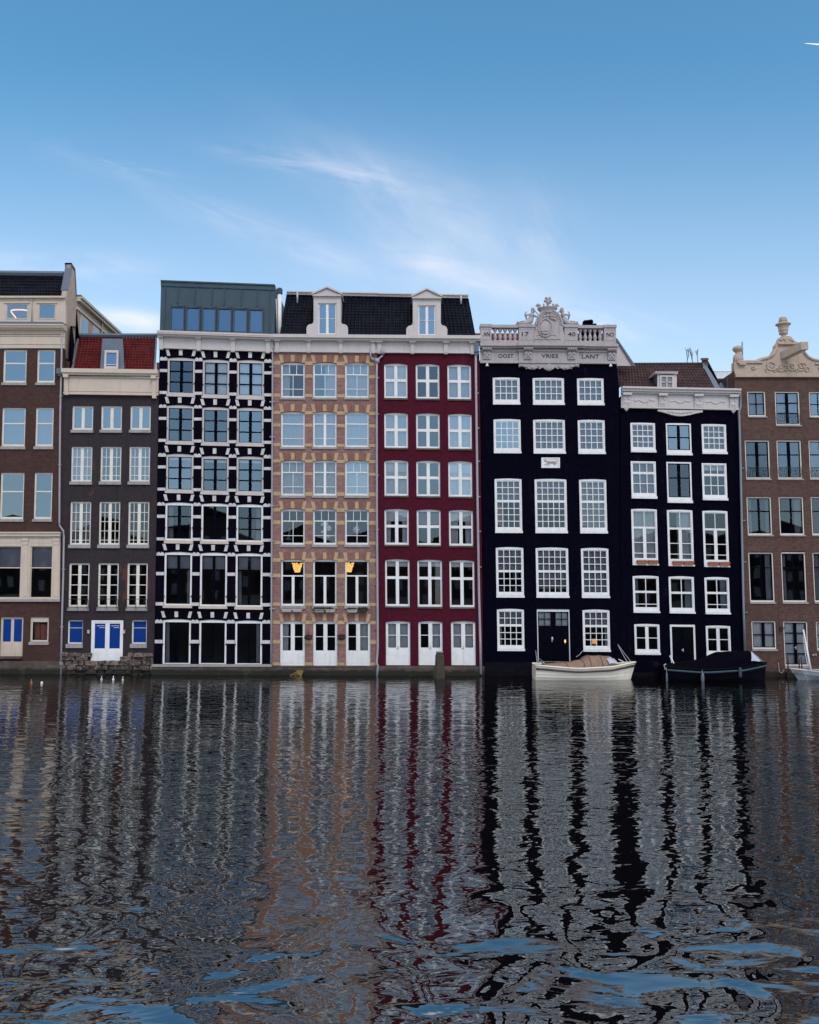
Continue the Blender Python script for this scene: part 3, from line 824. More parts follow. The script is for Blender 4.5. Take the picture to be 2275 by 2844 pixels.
# rooftop storey
D0, D1 = .15, .55
a, b, c, d = P3(443.5, 927, D0), P3(762, 936, D0), P3(764, 793, D1), P3(447.5, 781, D1)
back = Vector((0, 6, 0))
box = MB().hexa([a, b, c, d], [a + back, b + back, c + back, d + back])
box.build('rooftop_storey', MT['zinc'], h3.root)
def Q(u, v, o=0): # on the cladding, u 0..1, v 0 bottom..1 top
    p = a.lerp(b, u).lerp(d.lerp(c, u), v); p.y -= o; return p
sm = MB()
def zbar(px, v0, v1, w=1.2, o=.06):
    u = (px - 445) / 318; du = w / 318
    q = [Q(u - du, v0), Q(u + du, v0), Q(u + du, v1), Q(u - du, v1)]
    sm.hexa([p + Vector((0, -o, 0)) for p in q], q)
for x in (492.6, 541, 588, 622, 670, 714.5): zbar(x, .58, .90)
for x in (457.6, 749): zbar(x, .0, .98)
sm.hexa([Q(0, .905, .05), Q(1, .905, .05), Q(1, 1, .07), Q(0, 1, .07)], [Q(0, .905), Q(1, .905), Q(1, 1), Q(0, 1)])
sm.hexa([Q(0, .985, .12), Q(1, .985, .12), Q(1, 1.012, .12), Q(0, 1.012, .12)], [Q(0, .985, -.2), Q(1, .985, -.2), Q(1, 1.012, -.2), Q(0, 1.012, -.2)])
sm.build('standing_seam', MT['zinc'], h3.root)
for xa, xb in ((475, 513.6), (517.5, 557), (562, 601), (605.6, 644.6), (648.6, 688.5), (693, 732)):
    o = (xa - 475) * .034
    ua, ub = (xa - 445) / 318, (xb - 445) / 318
    A_, B_, C_, D_ = Q(ua, .03, .04), Q(ub, .03, .04), Q(ub, .545, .04), Q(ua, .545, .04)
    mb, pn = quadframe(A_, B_, C_, D_, .085, .08, [(0, .90, 1, .96)])
    f = mb.build('window', MT['zinc'], h3.root)
    MB().quad(*pn).build('pane', MT['greyglass'], f)
# flue beside the rooftop storey
fl = MB().tube([P3(776.5, 940, .5), P3(776.5, 815, .5)], .115, 10)
fl.tube([P3(770, 938, .6), P3(767, 830, .6)], .03, 6)
flue = fl.build('flue', MT['white'], h3.root, True)
MB().lathe(P3(776.5, 817, .5), [(.13, 0), (.17, .02), (.17, .26), (.13, .34), (.02, .36)], 10).build('flue_cowl', MT['zinc'], h3.root)
dp = MB().tube(pipe_px([(769, 947), (768, 958), (759, 968), (758, 985), (757.5, 1100), (756, 1400), (754.5, 1700), (753.5, 1846)], d=.1), .045, 8)
for y in (1019, 1116, 1213, 1404, 1502, 1601, 1690): dp.rect(751.5, y, 762, y + 2.4, .1, .0); dp.blob(pt(751.5, y + 1, .08), .05, .05, .05, 6, 4); dp.blob(pt(762, y + 1, .08), .05, .05, .05, 6, 4)
dp.build('downpipe', MT['pipe'], h3.root, True)
MB().rect(460.5, 1553, 490, 1563, -.3, -.5, None, True).rect(462, 1566, 489, 1578, -.3, -.6, None, True).build('extractor_box', MT['greywhite'], h3.root)
# ================================================= 4  red brick house with yellow blocks
h4 = House('canal_house', 'red brick house with yellow stone blocks and two lit shell lamps', 757, 1049, 1874, (.012, .002, 1000, 1850))
P3T = [(.31, 3, 3.0), (.46, 2, 1.6), (.23, 2)]
PPL = [(.31, 1, 3.0), (.46, 1, 1.6), (.23, 1)]
PMU = [(.31, 1, 3.0, 7), (.46, 1, 1.6, 7), (.23, 1, 0, 7)]
PMX = [(.31, 3, 3.0), (.46, 1, 1.6, 7), (.23, 1, 0, 7)]
PBG = [(.33, 1, 3.6), (.67, 1, 0, 7.5)]
c4 = ((780, 846.5), (869, 935), (958, 1024.5))
rw = [(1006, 1104.7, 1110, (P3T, P3T, P3T), ('l.35', 'r.5', 'c'), 0), (1143, 1242, 1247.5, (PPL, PMU, PPL), ('c', 'c', 'c'), 0), (1278, 1376.5, 1383, (P3T, PMU, P3T), ('c', 'c', 'c'), 0),
      (1413, 1513, 1519.6, (P3T, PMX, P3T), ('', '', ''), 2), (1553.5, 1683, 1690.5, (PBG, PBG, PBG), ('', '', ''), 3)]
ARCH = []
for ya, yb, ys, pats, ins, gl in rw:
    for c, p, i_ in zip(c4, pats, ins):
        window(h4, (c[0], ya, c[1], yb), p, arch=3.5, ft=3.2, ftop=1.5, st=1.4, bot=4.5, gl=gl, sill=ys, sillmat='stone', sillx=2, inside=i_, fd=-.1)
for c, i_ in zip(((777.8, 847), (869.7, 937), (960.6, 1028.6)), ('l.3', '', 'r.45')):
    f = window(h4, (c[0], 1725, c[1], 1849), [(.48, 1, 1.8), (.52, 1)], arch=3.5, ft=3.6, ftop=1.5, st=3.0, bot=3, mull=11, solid=.31, gl=3, inside=i_, fd=-.08, name='door')
for ya in (1006, 1143, 1278, 1413, 1553.5, 1725):
    for c in c4:
        o = (c[0] - 870) * h4.sy(ya); x0, x1 = c[0] - .5, c[1] + .5; cx = (x0 + x1) / 2; t = ya + o
        part('arch_stone', h4).plate([(x0 - 5, t - 20), (x0 + 5, t - 20), (x0 + 9, t + 2.2), (x0 + .5, t + 3.2)], [], .02, -.02)
        part('arch_stone', h4).rect(cx - 5, t - 19.5, cx + 5, t - .5, .025, -.02)
        part('arch_stone', h4).plate([(x1 - 5, t - 20), (x1 + 5, t - 20), (x1 - .5, t + 3.2), (x1 - 9, t + 2.2)], [], .02, -.02)
        ARCH.append(MB()); ARCH[-1].plate([(x0 + 5.2, t - 19.5), (cx - 5.2, t - 19.5), (cx - 5.2, t - .4), (x0 + 9.2, t + 1.8)], [], .012, -.01)
        ARCH.append(MB()); ARCH[-1].plate([(cx + 5.2, t - 19.5), (x1 - 5.2, t - 19.5), (x1 - 9.2, t + 1.8), (cx + 5.2, t - .4)], [], .012, -.01)
b4 = [((1004, 1014), (1040, 1049), (1094, 1103)), ((1142, 1151), (1177, 1186), (1232, 1240)), ((1276.6, 1285), (1311.7, 1320), (1366.5, 1377)), ((1411.5, 1421.4), (1446, 1456.6), (1503, 1512)),
      ((1551, 1561), (1594, 1604), (1674, 1682.6)), ((1724, 1733.5), (1778, 1787.5), (1840, 1848))]
for bs in b4:
    for ya, yb in bs:
        o0 = h4.sy(ya)
        for a, b in ((758.4 - (ya - 1000) * .002, c4[0][0]), (c4[0][1], c4[1][0]), (c4[1][1], c4[2][0]), (c4[2][1], 1046)):
            o = ((a + b) / 2 - 870) * o0
            dx = 0
            if ya > 1700: a += .6 if a > 1000 or 840 < a < 940 else 0; b += 2.4 if b > 1040 else 0
            part('stone_band', h4).rect(a + .2 + (3.6 if a > 1020 and ya > 1700 else (1 if a > 930 and ya > 1700 else .4)), ya + o, b - .6 - (2 if 840 < b < 880 and ya > 1700 else 0) * 0, yb + o, .018, -.02)
flush('yellow')
for mb in ARCH: mb.build('brick_arch', MT['redarch'], h4.root)
finish_wall(h4, [(755.2, 1900), (1049.5, 1900), (1048.5, 1840), (1047, 975), (758.8, 975), (756.5, 1500)], 'red', 9, -.002, (1124, 1260, 1395, 1533, 1705))
pl = MB().rect(756, 1850, 1050, 1900, .16, .001).rect(756, 1849, 1050, 1851.5, .2, .001)
pl.build('plinth', MT['quay'], h4.root)
# the cornice and the tiled mansard run on over the maroon house next door
def mansard(Hs, xl, xr, txl, txr, nu, dorm, ysl, name='roof'):
    D0, D1 = .15, 1.5
    base = lambda x: 936 + (x - 770) * .004; top = lambda x: 817 + (x - 796) * .0215
    tile_roof(P3(txl, top(txl), D1), P3(txr, top(txr), D1), P3(xr, base(xr), D0), P3(xl, base(xl), D0), nu, 15, .05, .03).build('roof', MT['tile_black'], Hs.root)
    # body of the roof
    a, b, c, d = P3(xl, base(xl), D0 + .05), P3(xr, base(xr), D0 + .05), P3(txr, top(txr), D1 + .05), P3(txl, top(txl), D1 + .05)
    A, B = Vector((a.x, 9, a.z)), Vector((b.x, 9, b.z)); C_, D_ = Vector((c.x, 8, c.z)), Vector((d.x, 8, d.z))
    MB().add([a, b, c, d, A, B, C_, D_], [[0, 3, 7, 4], [1, 5, 6, 2], [3, 2, 6, 7], [4, 7, 6, 5]]).build('roof_side', MT['tile_black'], Hs.root)
    e = MB()
    q = [(txl + .3, top(txl) - 9), (txr, top(txr) - 10), (txr, top(txr)), (txl + .3, top(txl))]
    f_ = [P3(x, y, D1 - .18) for x, y in q]
    e.hexa(f_, [p + Vector((0, .9, 0)) for p in f_])
    f_ = [P3(x, y, D1 - .28) for x, y in [(q[0][0], q[0][1] - .5), (q[1][0], q[1][1] - .5), (q[1][0], q[1][1] + 2.5), (q[0][0], q[0][1] + 2.5)]]
    e.hexa(f_, [p + Vector((0, .1, 0)) for p in f_])
    e.build('roof_edge', MT['cream' if False else 'greywhite'], Hs.root)
    yc, xm = dorm['y'], dorm['x']
    dr = MB(); w2 = dorm['w']; top_, bot_, sh = dorm['top'], dorm['bot'], dorm['sh']
    hw = dorm['win']
    # front with scrolled shoulders, real opening for the window
    prof = [(w2, top_), (w2, sh)]
    for i in range(7):
        t = i / 6 * math.pi / 2
        prof.append((w2 + 1 + (dorm['bw'] - w2 - 1) * (1 - math.cos(t)) if i < 3 else w2 + 1 + (dorm['bw'] - w2 - 2) * math.sin(t * .95), sh + 2 + 13 * (i / 6)))
    prof += [(dorm['bw'], sh + 18), (dorm['bw'], bot_)]
    Rr = [(xm + x, y) for x, y in prof]; L_ = [(xm - x, y) for x, y in prof]
    poly = Rr[::-1] + L_
    hole = [(xm + hw[0], hw[3]), (xm + hw[1], hw[3]), (xm + hw[1], hw[2]), (xm + hw[0], hw[2])]
    dr.plate(poly, [hole], .02, -.16)
    dr.plate([(xm - w2 - 2, top_ + 2), (xm + w2 + 2, top_ + 2.5), (xm + w2 + 2, top_ - 2), (xm - w2 - 2, top_ - 2)], [], .16, .021)
    dr.rect(xm - dorm['bw'] - 2, bot_ - 2, xm + dorm['bw'] + 2, bot_, .12, .021)
    for s_ in (-1, 1):
        xx = sorted((xm + s_ * (w2 - 1.5), xm + s_ * (w2 - 12)))
        dr.rect(xx[0], top_ + 16, xx[1], bot_ - 2.5, .04, .021)
    yd = P3(xm, top_, 1.6)
    # cheeks and roof of the dormer running back into the slope
    pL, pR = pt(xm - w2 + .5, top_ + 2), pt(xm + w2 - .5, top_ + 2); pl_, pr_ = pt(xm - w2 + .5, bot_ - 2), pt(xm + w2 - .5, bot_ - 2)
    for u, v in ((pL, pl_), (pR, pr_)):
        dr.add([Vector((u.x, .17, u.z)), Vector((v.x, .17, v.z)), Vector((v.x, 1.7, v.z)), Vector((u.x, 1.7, u.z))], [[0, 1, 2, 3]])
    dd = dr.build('dormer', MT['beige' if False else 'greywhite'], Hs.root)
    pd = MB(); ap = dorm['apex']
    pd.plate([(xm - w2 - 3, top_ - 1.5), (xm + w2 + 3, top_ - 1), (xm, ap)], [], .1, -.3, True)
    l_, r_, a_ = pt(xm - w2 - 4, top_ - 1.5), pt(xm + w2 + 4, top_ - 1.5), pt(xm, ap - 1)
    for u, v in ((l_, a_), (a_, r_)):
        u1, v1 = Vector((u.x, -.2, u.z)), Vector((v.x, -.2, v.z)); u2, v2 = Vector((u.x, 1.8, u.z)), Vector((v.x, 1.8, v.z))
        dn_ = Vector((0, 0, .09))
        pd.hexa([u1, v1, v1 + dn_, u1 + dn_], [u2, v2, v2 + dn_, u2 + dn_])
    pd.build('pediment', MT['greywhite'], dd)
    fr = MB(); x0, x1, y0, y1 = xm + hw[0], xm + hw[1], hw[2], hw[3]
    pr = grid(x0 + 3, y0 + 2.5, x1 - 3, y1 - 3, [(1, 1), (1, 1)], 1.0, 7)
    fr.plate([(x0, y1), (x1, y1), (x1, y0), (x0, y0)], [[(a, d2), (c2, d2), (c2, b2), (a, b2)] for a, b2, c2, d2 in pr], -.05, -.12)
    f = fr.build('dormer_window', MT['white'], dd)
    MB().rect(x0, y0, x1, y1, -.1, -.105).build('dormer_pane', GL[1], dd)
    MB().hexa([Vector((p.x, .9, p.z)) for p in (pt(x0 - 4, y1 + 4), pt(x1 + 4, y1 + 4), pt(x1 + 4, y0 - 4), pt(x0 - 4, y0 - 4))],
              [Vector((p.x, .95, p.z)) for p in (pt(x0 - 4, y1 + 4), pt(x1 + 4, y1 + 4), pt(x1 + 4, y0 - 4), pt(x0 - 4, y0 - 4))]).build('dormer_room', MT['dimblind'], dd)
    return dd
mansard(h4, 777, 1048, 796, 1050, 25, dict(x=909, y=0, w=38, top=822, bot=934, sh=893, bw=57.5, win=(-25, 25, 842, 928), apex=803), 0)
for x, ya, yb, Hh in ((826, 811, 841, h4),):
    MB().tube([P3(x, ya, .9), P3(x, yb, 1.0)], .05, 6).build('vent_pipe', MT['greywhite'], Hh.root, True)
cornice(h4, 762.1, 1049.9, [(946, 977, .08), (975, 980, .14)], .010, 'greywhite', 'frieze')
cornice(h4, 762.1, 1049.9, [(943, 949, .34), (935, 944, .46)], .008, 'greywhite', 'cornice')
for x in (771, 858, 947, 1036.5):
    mb = part('cornice_bracket', h4)
    o = (x - 900) * .01
    mb.rect(x - 8, 949 + o, x + 8, 952 + o, .3, .08); mb.rect(x - 5, 952 + o, x + 5, 977 + o, .17, .08)
    for k in range(3): mb.rect(x - 4.6 + k * 3.3, 977 + o, x - 2.2 + k * 3.3, 982.5 + o, .2, 0)
flush('greywhite')
dp = MB().tube(pipe_px([(1047.5, 1006), (1046.5, 1040), (1047, 1400), (1049, 1700), (1049.5, 1800), (1046.5, 1840), (1049.5, 1848), (1047.5, 1877)], d=.14), .06, 8)
dp.tube(pipe_px([(1029, 972), (1029, 990), (1033, 997), (1046, 1004)], d=.14), .055, 8)
dp.tube(pipe_px([(1063, 985), (1062, 990), (1052, 998), (1049, 1006)], d=.14), .055, 8)
dp.rect(1042, 998, 1054, 1010, .24, .06, None, True)
for y in (1049, 1150, 1320, 1470, 1622, 1745): dp.rect(1042, y, 1053, y + 2, .15, .0)
dp.build('downpipe', MT['pipe'], h4.root, True)

# ================================================= 5  maroon house
h5 = House('canal_house', 'maroon painted house with white cross-shaped window frames', 1049, 1334, 1876, (.012, .003, 1000, 1850))
XU = [(.47, 1, 7.5, 9), (.53, 1, 0, 9)]
X5 = [(.37, 1, 7.5, 9), (.63, 1, 0, 9)]
r5 = [(1008.6, 1106, (1067, 1132), (1155, 1221), (1243, 1309), ('b', '', 'c'), 0), (1145.7, 1244, (1067.3, 1133.4), (1156, 1222), (1245, 1311), ('c', '', 'c'), 0),
      (1277.4, 1377, (1067.5, 1134.5), (1156.5, 1223), (1245.5, 1312), ('b.3 c', '', 'b.3 c'), 0), (1413, 1513, (1068, 1135.7), (1157.8, 1224.7), (1247.3, 1314.3), ('b.32 l.25 r.25', 'g.4', 'b.3 l.4 r.3'), 2),
      (1552.7, 1684, (1069.8, 1138), (1159.7, 1228.5), (1249, 1318.4), ('b.13', 'b.12', 'b.12'), 3)]
for ya, yb, *rest in r5:
    for c, i_ in zip(rest[:3], rest[3]):
        o = ((c[0] + c[1]) / 2 - 1100) * .015
        window(h5, (c[0], ya + o, c[1], yb + o), X5 if ya > 1550 else XU, arch=3.2, ft=2.6, ftop=1, st=2.2, bot=4, gl=rest[4], sill=yb + o + 4.5, sillmat='quay', sillx=.5, inside=i_, fd=-.09)
for c, i_ in zip(((1071.7, 1139.7), (1162.3, 1229.6), (1253.3, 1321.3)), ('c', 'r.45', 'c')):
    window(h5, (c[0], 1725, c[1], 1848), [(.48, 1, 1.8), (.52, 1)], arch=3.2, ft=3.4, ftop=1, st=3.2, bot=3, mull=11, solid=.37, gl=3, inside=i_, fd=-.08, name='door', handle=True)
finish_wall(h5, [(1049.8, 1900), (1343.5, 1900), (1342, 1830), (1331.5, 975), (1047.2, 975), (1048.7, 1840)], 'maroon', 9, 0, (1124, 1260, 1395, 1533, 1705))
MB().rect(1051, 1850, 1345, 1900, .14, .001).build('plinth', MT['quay'], h5.root)
mansard(h5, 1048, 1322, 1050, 1301, 24, dict(x=1185.5, y=0, w=39, top=828.5, bot=937.5, sh=897, bw=57, win=(-23.5, 24, 848, 930), apex=807.5), 0)
MB().tube([P3(1280.6, 821, .9), P3(1280.6, 844, 1.0)], .05, 6).build('vent_pipe', MT['greywhite'], h5.root, True)
cornice(h5, 1050.1, 1330, [(948, 980, .08), (977, 982, .14)], .008, 'greywhite', 'frieze')
cornice(h5, 1050.1, 1333, [(945, 951, .34), (937, 946, .46)], .006, 'greywhite', 'cornice')
for x in (1054, 1145.6, 1238.6, 1312):
    mb = part('cornice_bracket', h5)
    o = (x - 1190) * .007
    mb.rect(x - 9, 951 + o, x + 9, 955 + o, .3, .08); mb.rect(x - 5.5, 955 + o, x + 5.5, 979 + o, .17, .08)
    for k in range(3): mb.rect(x - 4.8 + k * 3.4, 979 + o, x - 2.2 + k * 3.4, 985 + o, .2, 0)
flush('greywhite')
dp = MB().rect(1058.5, 972, 1068.5, 986, .26, .1, None, True)
dp.tube(pipe_px([(1321, 990), (1322, 1100), (1326, 1400), (1330, 1650), (1333.5, 1780), (1335, 1872)], d=.14), .065, 8)
for y in (1092, 1189, 1281, 1379, 1475, 1574): dp.rect(1320 + (y - 1000) * .0155 - 2, y, 1320 + (y - 1000) * .0155 + 8, y + 2.4, .15, .0)
dp.build('downpipe', MT['pipe'], h5.root, True)
MB().rect(1317, 955, 1329, 980, .3, .05, None, True).rect(1319, 980, 1326, 990, .22, .08, None, True).build('rainwater_hopper', MT['lead'], h5.root)

# ================================================= 6  tall dark house with the carved gable
h6 = House('canal_house', 'tall blue-black house with carved balustrade, crown and coat of arms on top', 1335, 1718, 1880, (.004, .006, 1040, 1850))
S = dict(ft=4.2, st=2.6, fd=-.02, sillx=.5, gap=2.0)
def rows6(n1, n2, c): return [(1, c, 2.0)] * (n1 - 1) + [(1, c, 6.5)] + [(1, c, 2.0)] * n2
cols6 = [((1369, 1444), (1480, 1567.3), (1603.3, 1677.5)), ((1371.3, 1446.8), (1481.5, 1570), (1605.5, 1680.7)), ((1374.6, 1450), (1486, 1575), (1610, 1685.8)), ((1378, 1455), (1489, 1579.6), (1615, 1691.8))]
for ci, (c, k) in enumerate(zip(cols6[0], (4, 5, 4))):
    window(h6, (c[0], 1047.3 + ci, c[1], 1118.5 + ci), [(1, k)] * 3, arch=1.5, bot=7, gl=2, sill=1124 + ci, inside='g', **S)
for ci, (c, k) in enumerate(zip(cols6[1], (4, 5, 4))):
    window(h6, (c[0], 1163 + ci, c[1], 1253.5 + ci), [(1, k)] * 4, arch=2, bot=7, gl=1 if ci == 0 else 2, sill=1259.3 + ci, inside='' if ci == 0 else 'g', **S)
for ci, (c, k, i_) in enumerate(zip(cols6[2], (4, 5, 4), ('g.42 p', 'g.42', 'g'))):
    window(h6, (c[0], 1328.3 + ci, c[1], 1474 + ci * .6), rows6(3, 4, k), arch=2, bot=7.5, gl=2 if ci == 2 else 3, sill=1480.5 + ci * .6, inside=i_, **S)
for ci, (c, k, i_) in enumerate(zip(cols6[3], (4, 5, 4), ('g.45', 'g.9', 'g'))):
    window(h6, (c[0], 1519 + ci, c[1], 1654 + ci * .6), rows6(3, 3, k), arch=2.5, bot=7.5, gl=3 if ci == 0 else 2, sill=1659.7 + ci * .6, inside=i_, **S)
for c, i_ in (((1381, 1456.4), 'g.37 l.15'), ((1619, 1694.5), 'g.37 r.12')):
    window(h6, (c[0], 1690.4 + (c[0] > 1500) * 2, c[1], 1802.6 + (c[0] > 1500) * 2), rows6(2, 3, 4), arch=2.5, bot=8, gl=3, sill=1808 + (c[0] > 1500) * 2, inside=i_, **S)
f = window(h6, (1492.5, 1691.8, 1583.7, 1838), [(1, 2, 2.4, 14), (1, 2, 2.4, 14)], mf='white', ms='darkwood', ft=2.8, ftop=7, bot=.5, st=2.5, solid=.70, gl=0, inside='b', name='door', fd=-.05)
hb = MB()
hb.rect(1532, 1771, 1535, 1783, .0, -.1, None, True); hb.blob(pt(1533.5, 1774, .06), .06, .05, .11, 8, 6)
hb.build('handle', MT['steel'], f)
finish_wall(h6, [(1344.5, 1900), (1724, 1900), (1720, 1080), (1712, 1000), (1333, 1000), (1335, 1100)], 'navy', 9, 0, (1143, 1300, 1497, 1675))
MB().rect(1346, 1843, 1492, 1900, .07, .001).rect(1346, 1838.5, 1724, 1900, .04, .001).build('plinth', MT['blackquay'], h6.root)
for x, y in ((1352.7, 1010), (1694.8, 1011)):
    p = pt(x, y, .1)
    MB().lathe((p.x, p.y, p.z - .17), [(.09, 0), (.085, .04), (.05, .12), (.035, .17), (.05, .2), (.02, .22)], 10).build('stone_pendant', MT['white'], h6.root, True)
# frieze and cornice
fz = MB()
L = lambda x: (x - 1334) / 378
yy = lambda y, x: y + (x - 1334) * .006
def band(mb, xl, xr, ya, yb, d, db=-.05): mb.plate([(xl, yy(yb, xl)), (xr, yy(yb, xr)), (xr, yy(ya, xr)), (xl, yy(ya, xl))], [], d, db)
band(fz, 1334, 1712, 968, 1008, .1)
band(fz, 1333, 1713, 1003, 1009.5, .15)
band(fz, 1440, 1607, 968, 1009.5, .18)
fz.build('frieze', MT['gable'], h6.root)
cn = MB()
for xl, xr, e in ((1332.5, 1712.8, 0), (1436, 1620, .09)):
    band(cn, xl, xr, 965.5, 969.5, .3 + e); band(cn, xl - .5, xr + .5, 961, 965.5, .42 + e); band(cn, xl - .5, xr + .5, 957.5, 961, .36 + e); band(cn, xl, xr, 975, 978, .17 + e * .9)
cn.build('cornice', MT['gable'], h6.root)
for x in (1352, 1465.5, 1586, 1697.5):
    cs = part('console', h6)
    d = .19 if 1400 < x < 1650 else .11
    o = (x - 1334) * .006; q = lambda a, b, c_, e, f_: cs.rect(x + a, b + o, x + c_, e + o, f_, d - .005)
    q(-13, 969, 13, 976, d + .22); q(-10.5, 979, 10.5, 999, d + .08)
    for k in range(4): cs.blob(pt(x - 9 + k * 6, 972 + o, d + .24), .07, .05, .06, 8, 5)
    for sx_ in (-1, 1): cs.blob(pt(x + sx_ * 6, 984 + o, d + .1), .07, .05, .12, 8, 6, sx_ * .5); cs.blob(pt(x + sx_ * 5, 993 + o, d + .09), .05, .04, .09, 8, 6, -sx_ * .6)
    cs.blob(pt(x, 988 + o, d + .1), .06, .05, .13, 8, 6)
flush('gable')
for s, x, y, w_ in (('OOST', 1404.7, 990, 42), ('VRIES', 1526, 991, 46), ('LANT', 1639.5, 991.5, 48)): text_mesh(s, x, y, 10.5, w_, .19 if s == 'VRIES' else .11, 'letter', h6.root)
for s, x, y, w_ in (('AN', 1351, 930.5, 18), ('17', 1458, 930, 19), ('40', 1586.5, 930.5, 21), ('NO', 1693, 931.5, 20)): text_mesh(s, x, y, 11.5, w_, .17, 'letter', h6.root)
# carved apron hanging below the frieze
pts_ = [(1440.5, 1009.6)]
x = 1440.5
prof_ = [(1440.5, 1020), (1450, 1019), (1458, 1020), (1461, 1026), (1465, 1024), (1470, 1026), (1482, 1027.5), (1489, 1024), (1494, 1023), (1498, 1026), (1503, 1024), (1507, 1021), (1511, 1025), (1517, 1029), (1524, 1031)]
Lp = prof_ + [(1524 + (1524 - x), y) for x, y in prof_[::-1][1:]]
ap = MB().plate(Lp + [(1607.5, 1009.8), (1440.5, 1009.8)], [], .12, -.02)
for x, y, r in ((1447, 1016, .1), (1463, 1019, .09), (1478, 1022, .11), (1496, 1019, .08), (1524, 1022, .2), (1524, 1016, .13), (1552, 1019, .08), (1570, 1022, .11), (1585, 1019, .09), (1601, 1016, .1)):
    ap.blob(pt(x, y, .12), r * 1.1, .07, r * .8, 10, 6)
ap.build('carved_apron', MT['gable'], h6.root)
# balustrade
T0 = 902.5
for side_ in (0, 1):
    bl = MB()
    for a, b in (((1334, 1364.5), (1440.7, 1484)), ((1566.5, 1603.2), (1676.5, 1709.5)))[side_]:
        band(bl, a, b, 910, 957, .16, -.28); band(bl, a - 1.2, b + 1.2, T0, 910, .22, -.34)
        bl.add(*[[pt(a, yy(T0, a), .22) + Vector((0, 0, 0)), pt(b, yy(T0, b), .22), pt(b, yy(T0, b), .22) + Vector((0, .56, 0)), pt(a, yy(T0, a), .22) + Vector((0, .56, 0))], [[0, 1, 2, 3]]])
        band(bl, a + 3, b - 3, 915, 917, .175, .16); band(bl, a + 3, b - 3, 944, 946, .175, .16)
    for a, b in (((1364.5, 1440.7),), ((1603.2, 1676.5),))[side_]:
        band(bl, a, b, T0 + .5, 911, .13, -.27); band(bl, a, b, 946.5, 957, .12, -.26)
    bl.build('balustrade', MT['gable'], h6.root)
for a in (1375.5, 1389.5, 1403.5, 1417.5, 1431, 1612.5, 1626.5, 1640, 1653.5, 1667.5):
    p = pt(a, yy(946.5, a), -.07); hh = 35.5 * M
    r_ = .115
    MB().lathe(p, [(r_, 0), (r_, .05), (.06, .07), (.075, .12), (r_ * 1.02, .22), (.095, .31), (.055, .44), (.05, .5), (.08, .54), (.1, .6), (r_, .62), (r_, hh)], 10).build('baluster', MT['gable'], h6.root, True)
# parapet seen through the left balusters, the red roof behind
tr_s = MB().hexa([P3(1300, 960, 2.2), P3(1500, 962, 2.2), P3(1500, 930, 2.6), P3(1300, 929, 2.6)], [P3(1300, 960, 6), P3(1500, 962, 6), P3(1500, 926, 6), P3(1300, 925, 6)])
tr_s.hexa([P3(1560, 962, 2.2), P3(1706, 963, 2.2), P3(1704, 931, 2.6), P3(1560, 930, 2.6)], [P3(1560, 962, 6), P3(1704, 962, 6), P3(1700, 926, 6), P3(1560, 925, 6)])
tr_s.build('roof', MT['tile_red'], h6.root)
ch = MB().hexa([P3(1611, 950, 2.0), P3(1664, 950, 2.0), P3(1663, 903, 2.0), P3(1612, 903, 2.0)], [P3(1615, 950, 3.5), P3(1664, 950, 3.5), P3(1663, 903, 3.5), P3(1615, 903, 3.5)])
ch.hexa([P3(1616, 903, 2.1), P3(1657, 903, 2.1), P3(1657, 898.5, 2.1), P3(1619, 897, 2.1)], [P3(1616, 903, 3.4), P3(1657, 903, 3.4), P3(1657, 898.5, 3.4), P3(1619, 897, 3.4)])
for k, (x, w_) in enumerate(((1626, 8), (1634, 8), (1640, 6))): ch.blob(P3(x, 896 - k * .8, 2.4), .18, .25, .14, 8, 5, .2)
ch.build('chimney', MT['black'], h6.root)
# the sloping grey side gable on the right
XG = P3(1711, 970).x
s_ = [P3(1711, 1009, .4), P3(1711, 944, .4), PX(1760, 1012, XG)]
g1 = Vector((XG, .3, P3(1711, 1011).z)); g2 = Vector((XG, .3, P3(1711, 945).z))
gd = P3(1760, 1010, 1.6); gt = P3(1713, 946, 1.2)
MB().hexa([P3(1709, 1016, 1.0), P3(1764, 1016, 1.0), P3(1712, 941, 1.0), P3(1709, 941, 1.0)], [P3(1709, 1016, 1.2), P3(1764, 1016, 1.2), P3(1712, 941, 1.2), P3(1709, 941, 1.2)]).build('side_gable', MT['greywhite'], h6.root)
MB().hexa([P3(1759, 1016, .9), P3(1766, 1016, .9), P3(1714, 939, .9), P3(1710, 939, .9)], [P3(1759, 1016, 1.25), P3(1766, 1016, 1.25), P3(1714, 939, 1.25), P3(1710, 939, 1.25)]).build('gable_coping', MT['lead'], h6.root)
# the arms: arched body, oval shield with a ship on the waves, crown, two tailed figures
cy_ = 912
arch = [(1484, 957), (1566, 957), (1566, 935), (1562, 915)]
for i in range(11):
    t = math.pi * (.02 + .96 * i / 10); r = 38 if 2 < i < 8 else 39
    arch.append((1524 + r * math.cos(t), cy_ - 4 - 46 * math.sin(t)))
arch += [(1486, 915), (1483, 935)]
ca = MB().plate(arch, [], .2, -.35, True)
def ring(mb, cx, cy, rx, ry, r, d, a0=0, a1=2 * math.pi, n=20):
    mb.tube([pt(cx + rx * math.cos(a0 + (a1 - a0) * i / n), cy - ry * math.sin(a0 + (a1 - a0) * i / n), d) for i in range(n + 1)], r, 6)
ring(ca, 1524, 908, 36, 44, .07, .2, .05, math.pi - .05)
ring(ca, 1524, 908, 30, 38, .05, .2, .1, math.pi - .1)
ca.blob(pt(1513, 914, .2), .33, .10, .45, 16, 10)
ring(ca, 1513, 914, 18.5, 24, .05, .24)
ca.rect(1503, 922, 1520, 924, .34, .2); ca.plate([(1502, 926), (1521, 926), (1518, 931), (1505, 931)], [], .33, .2)
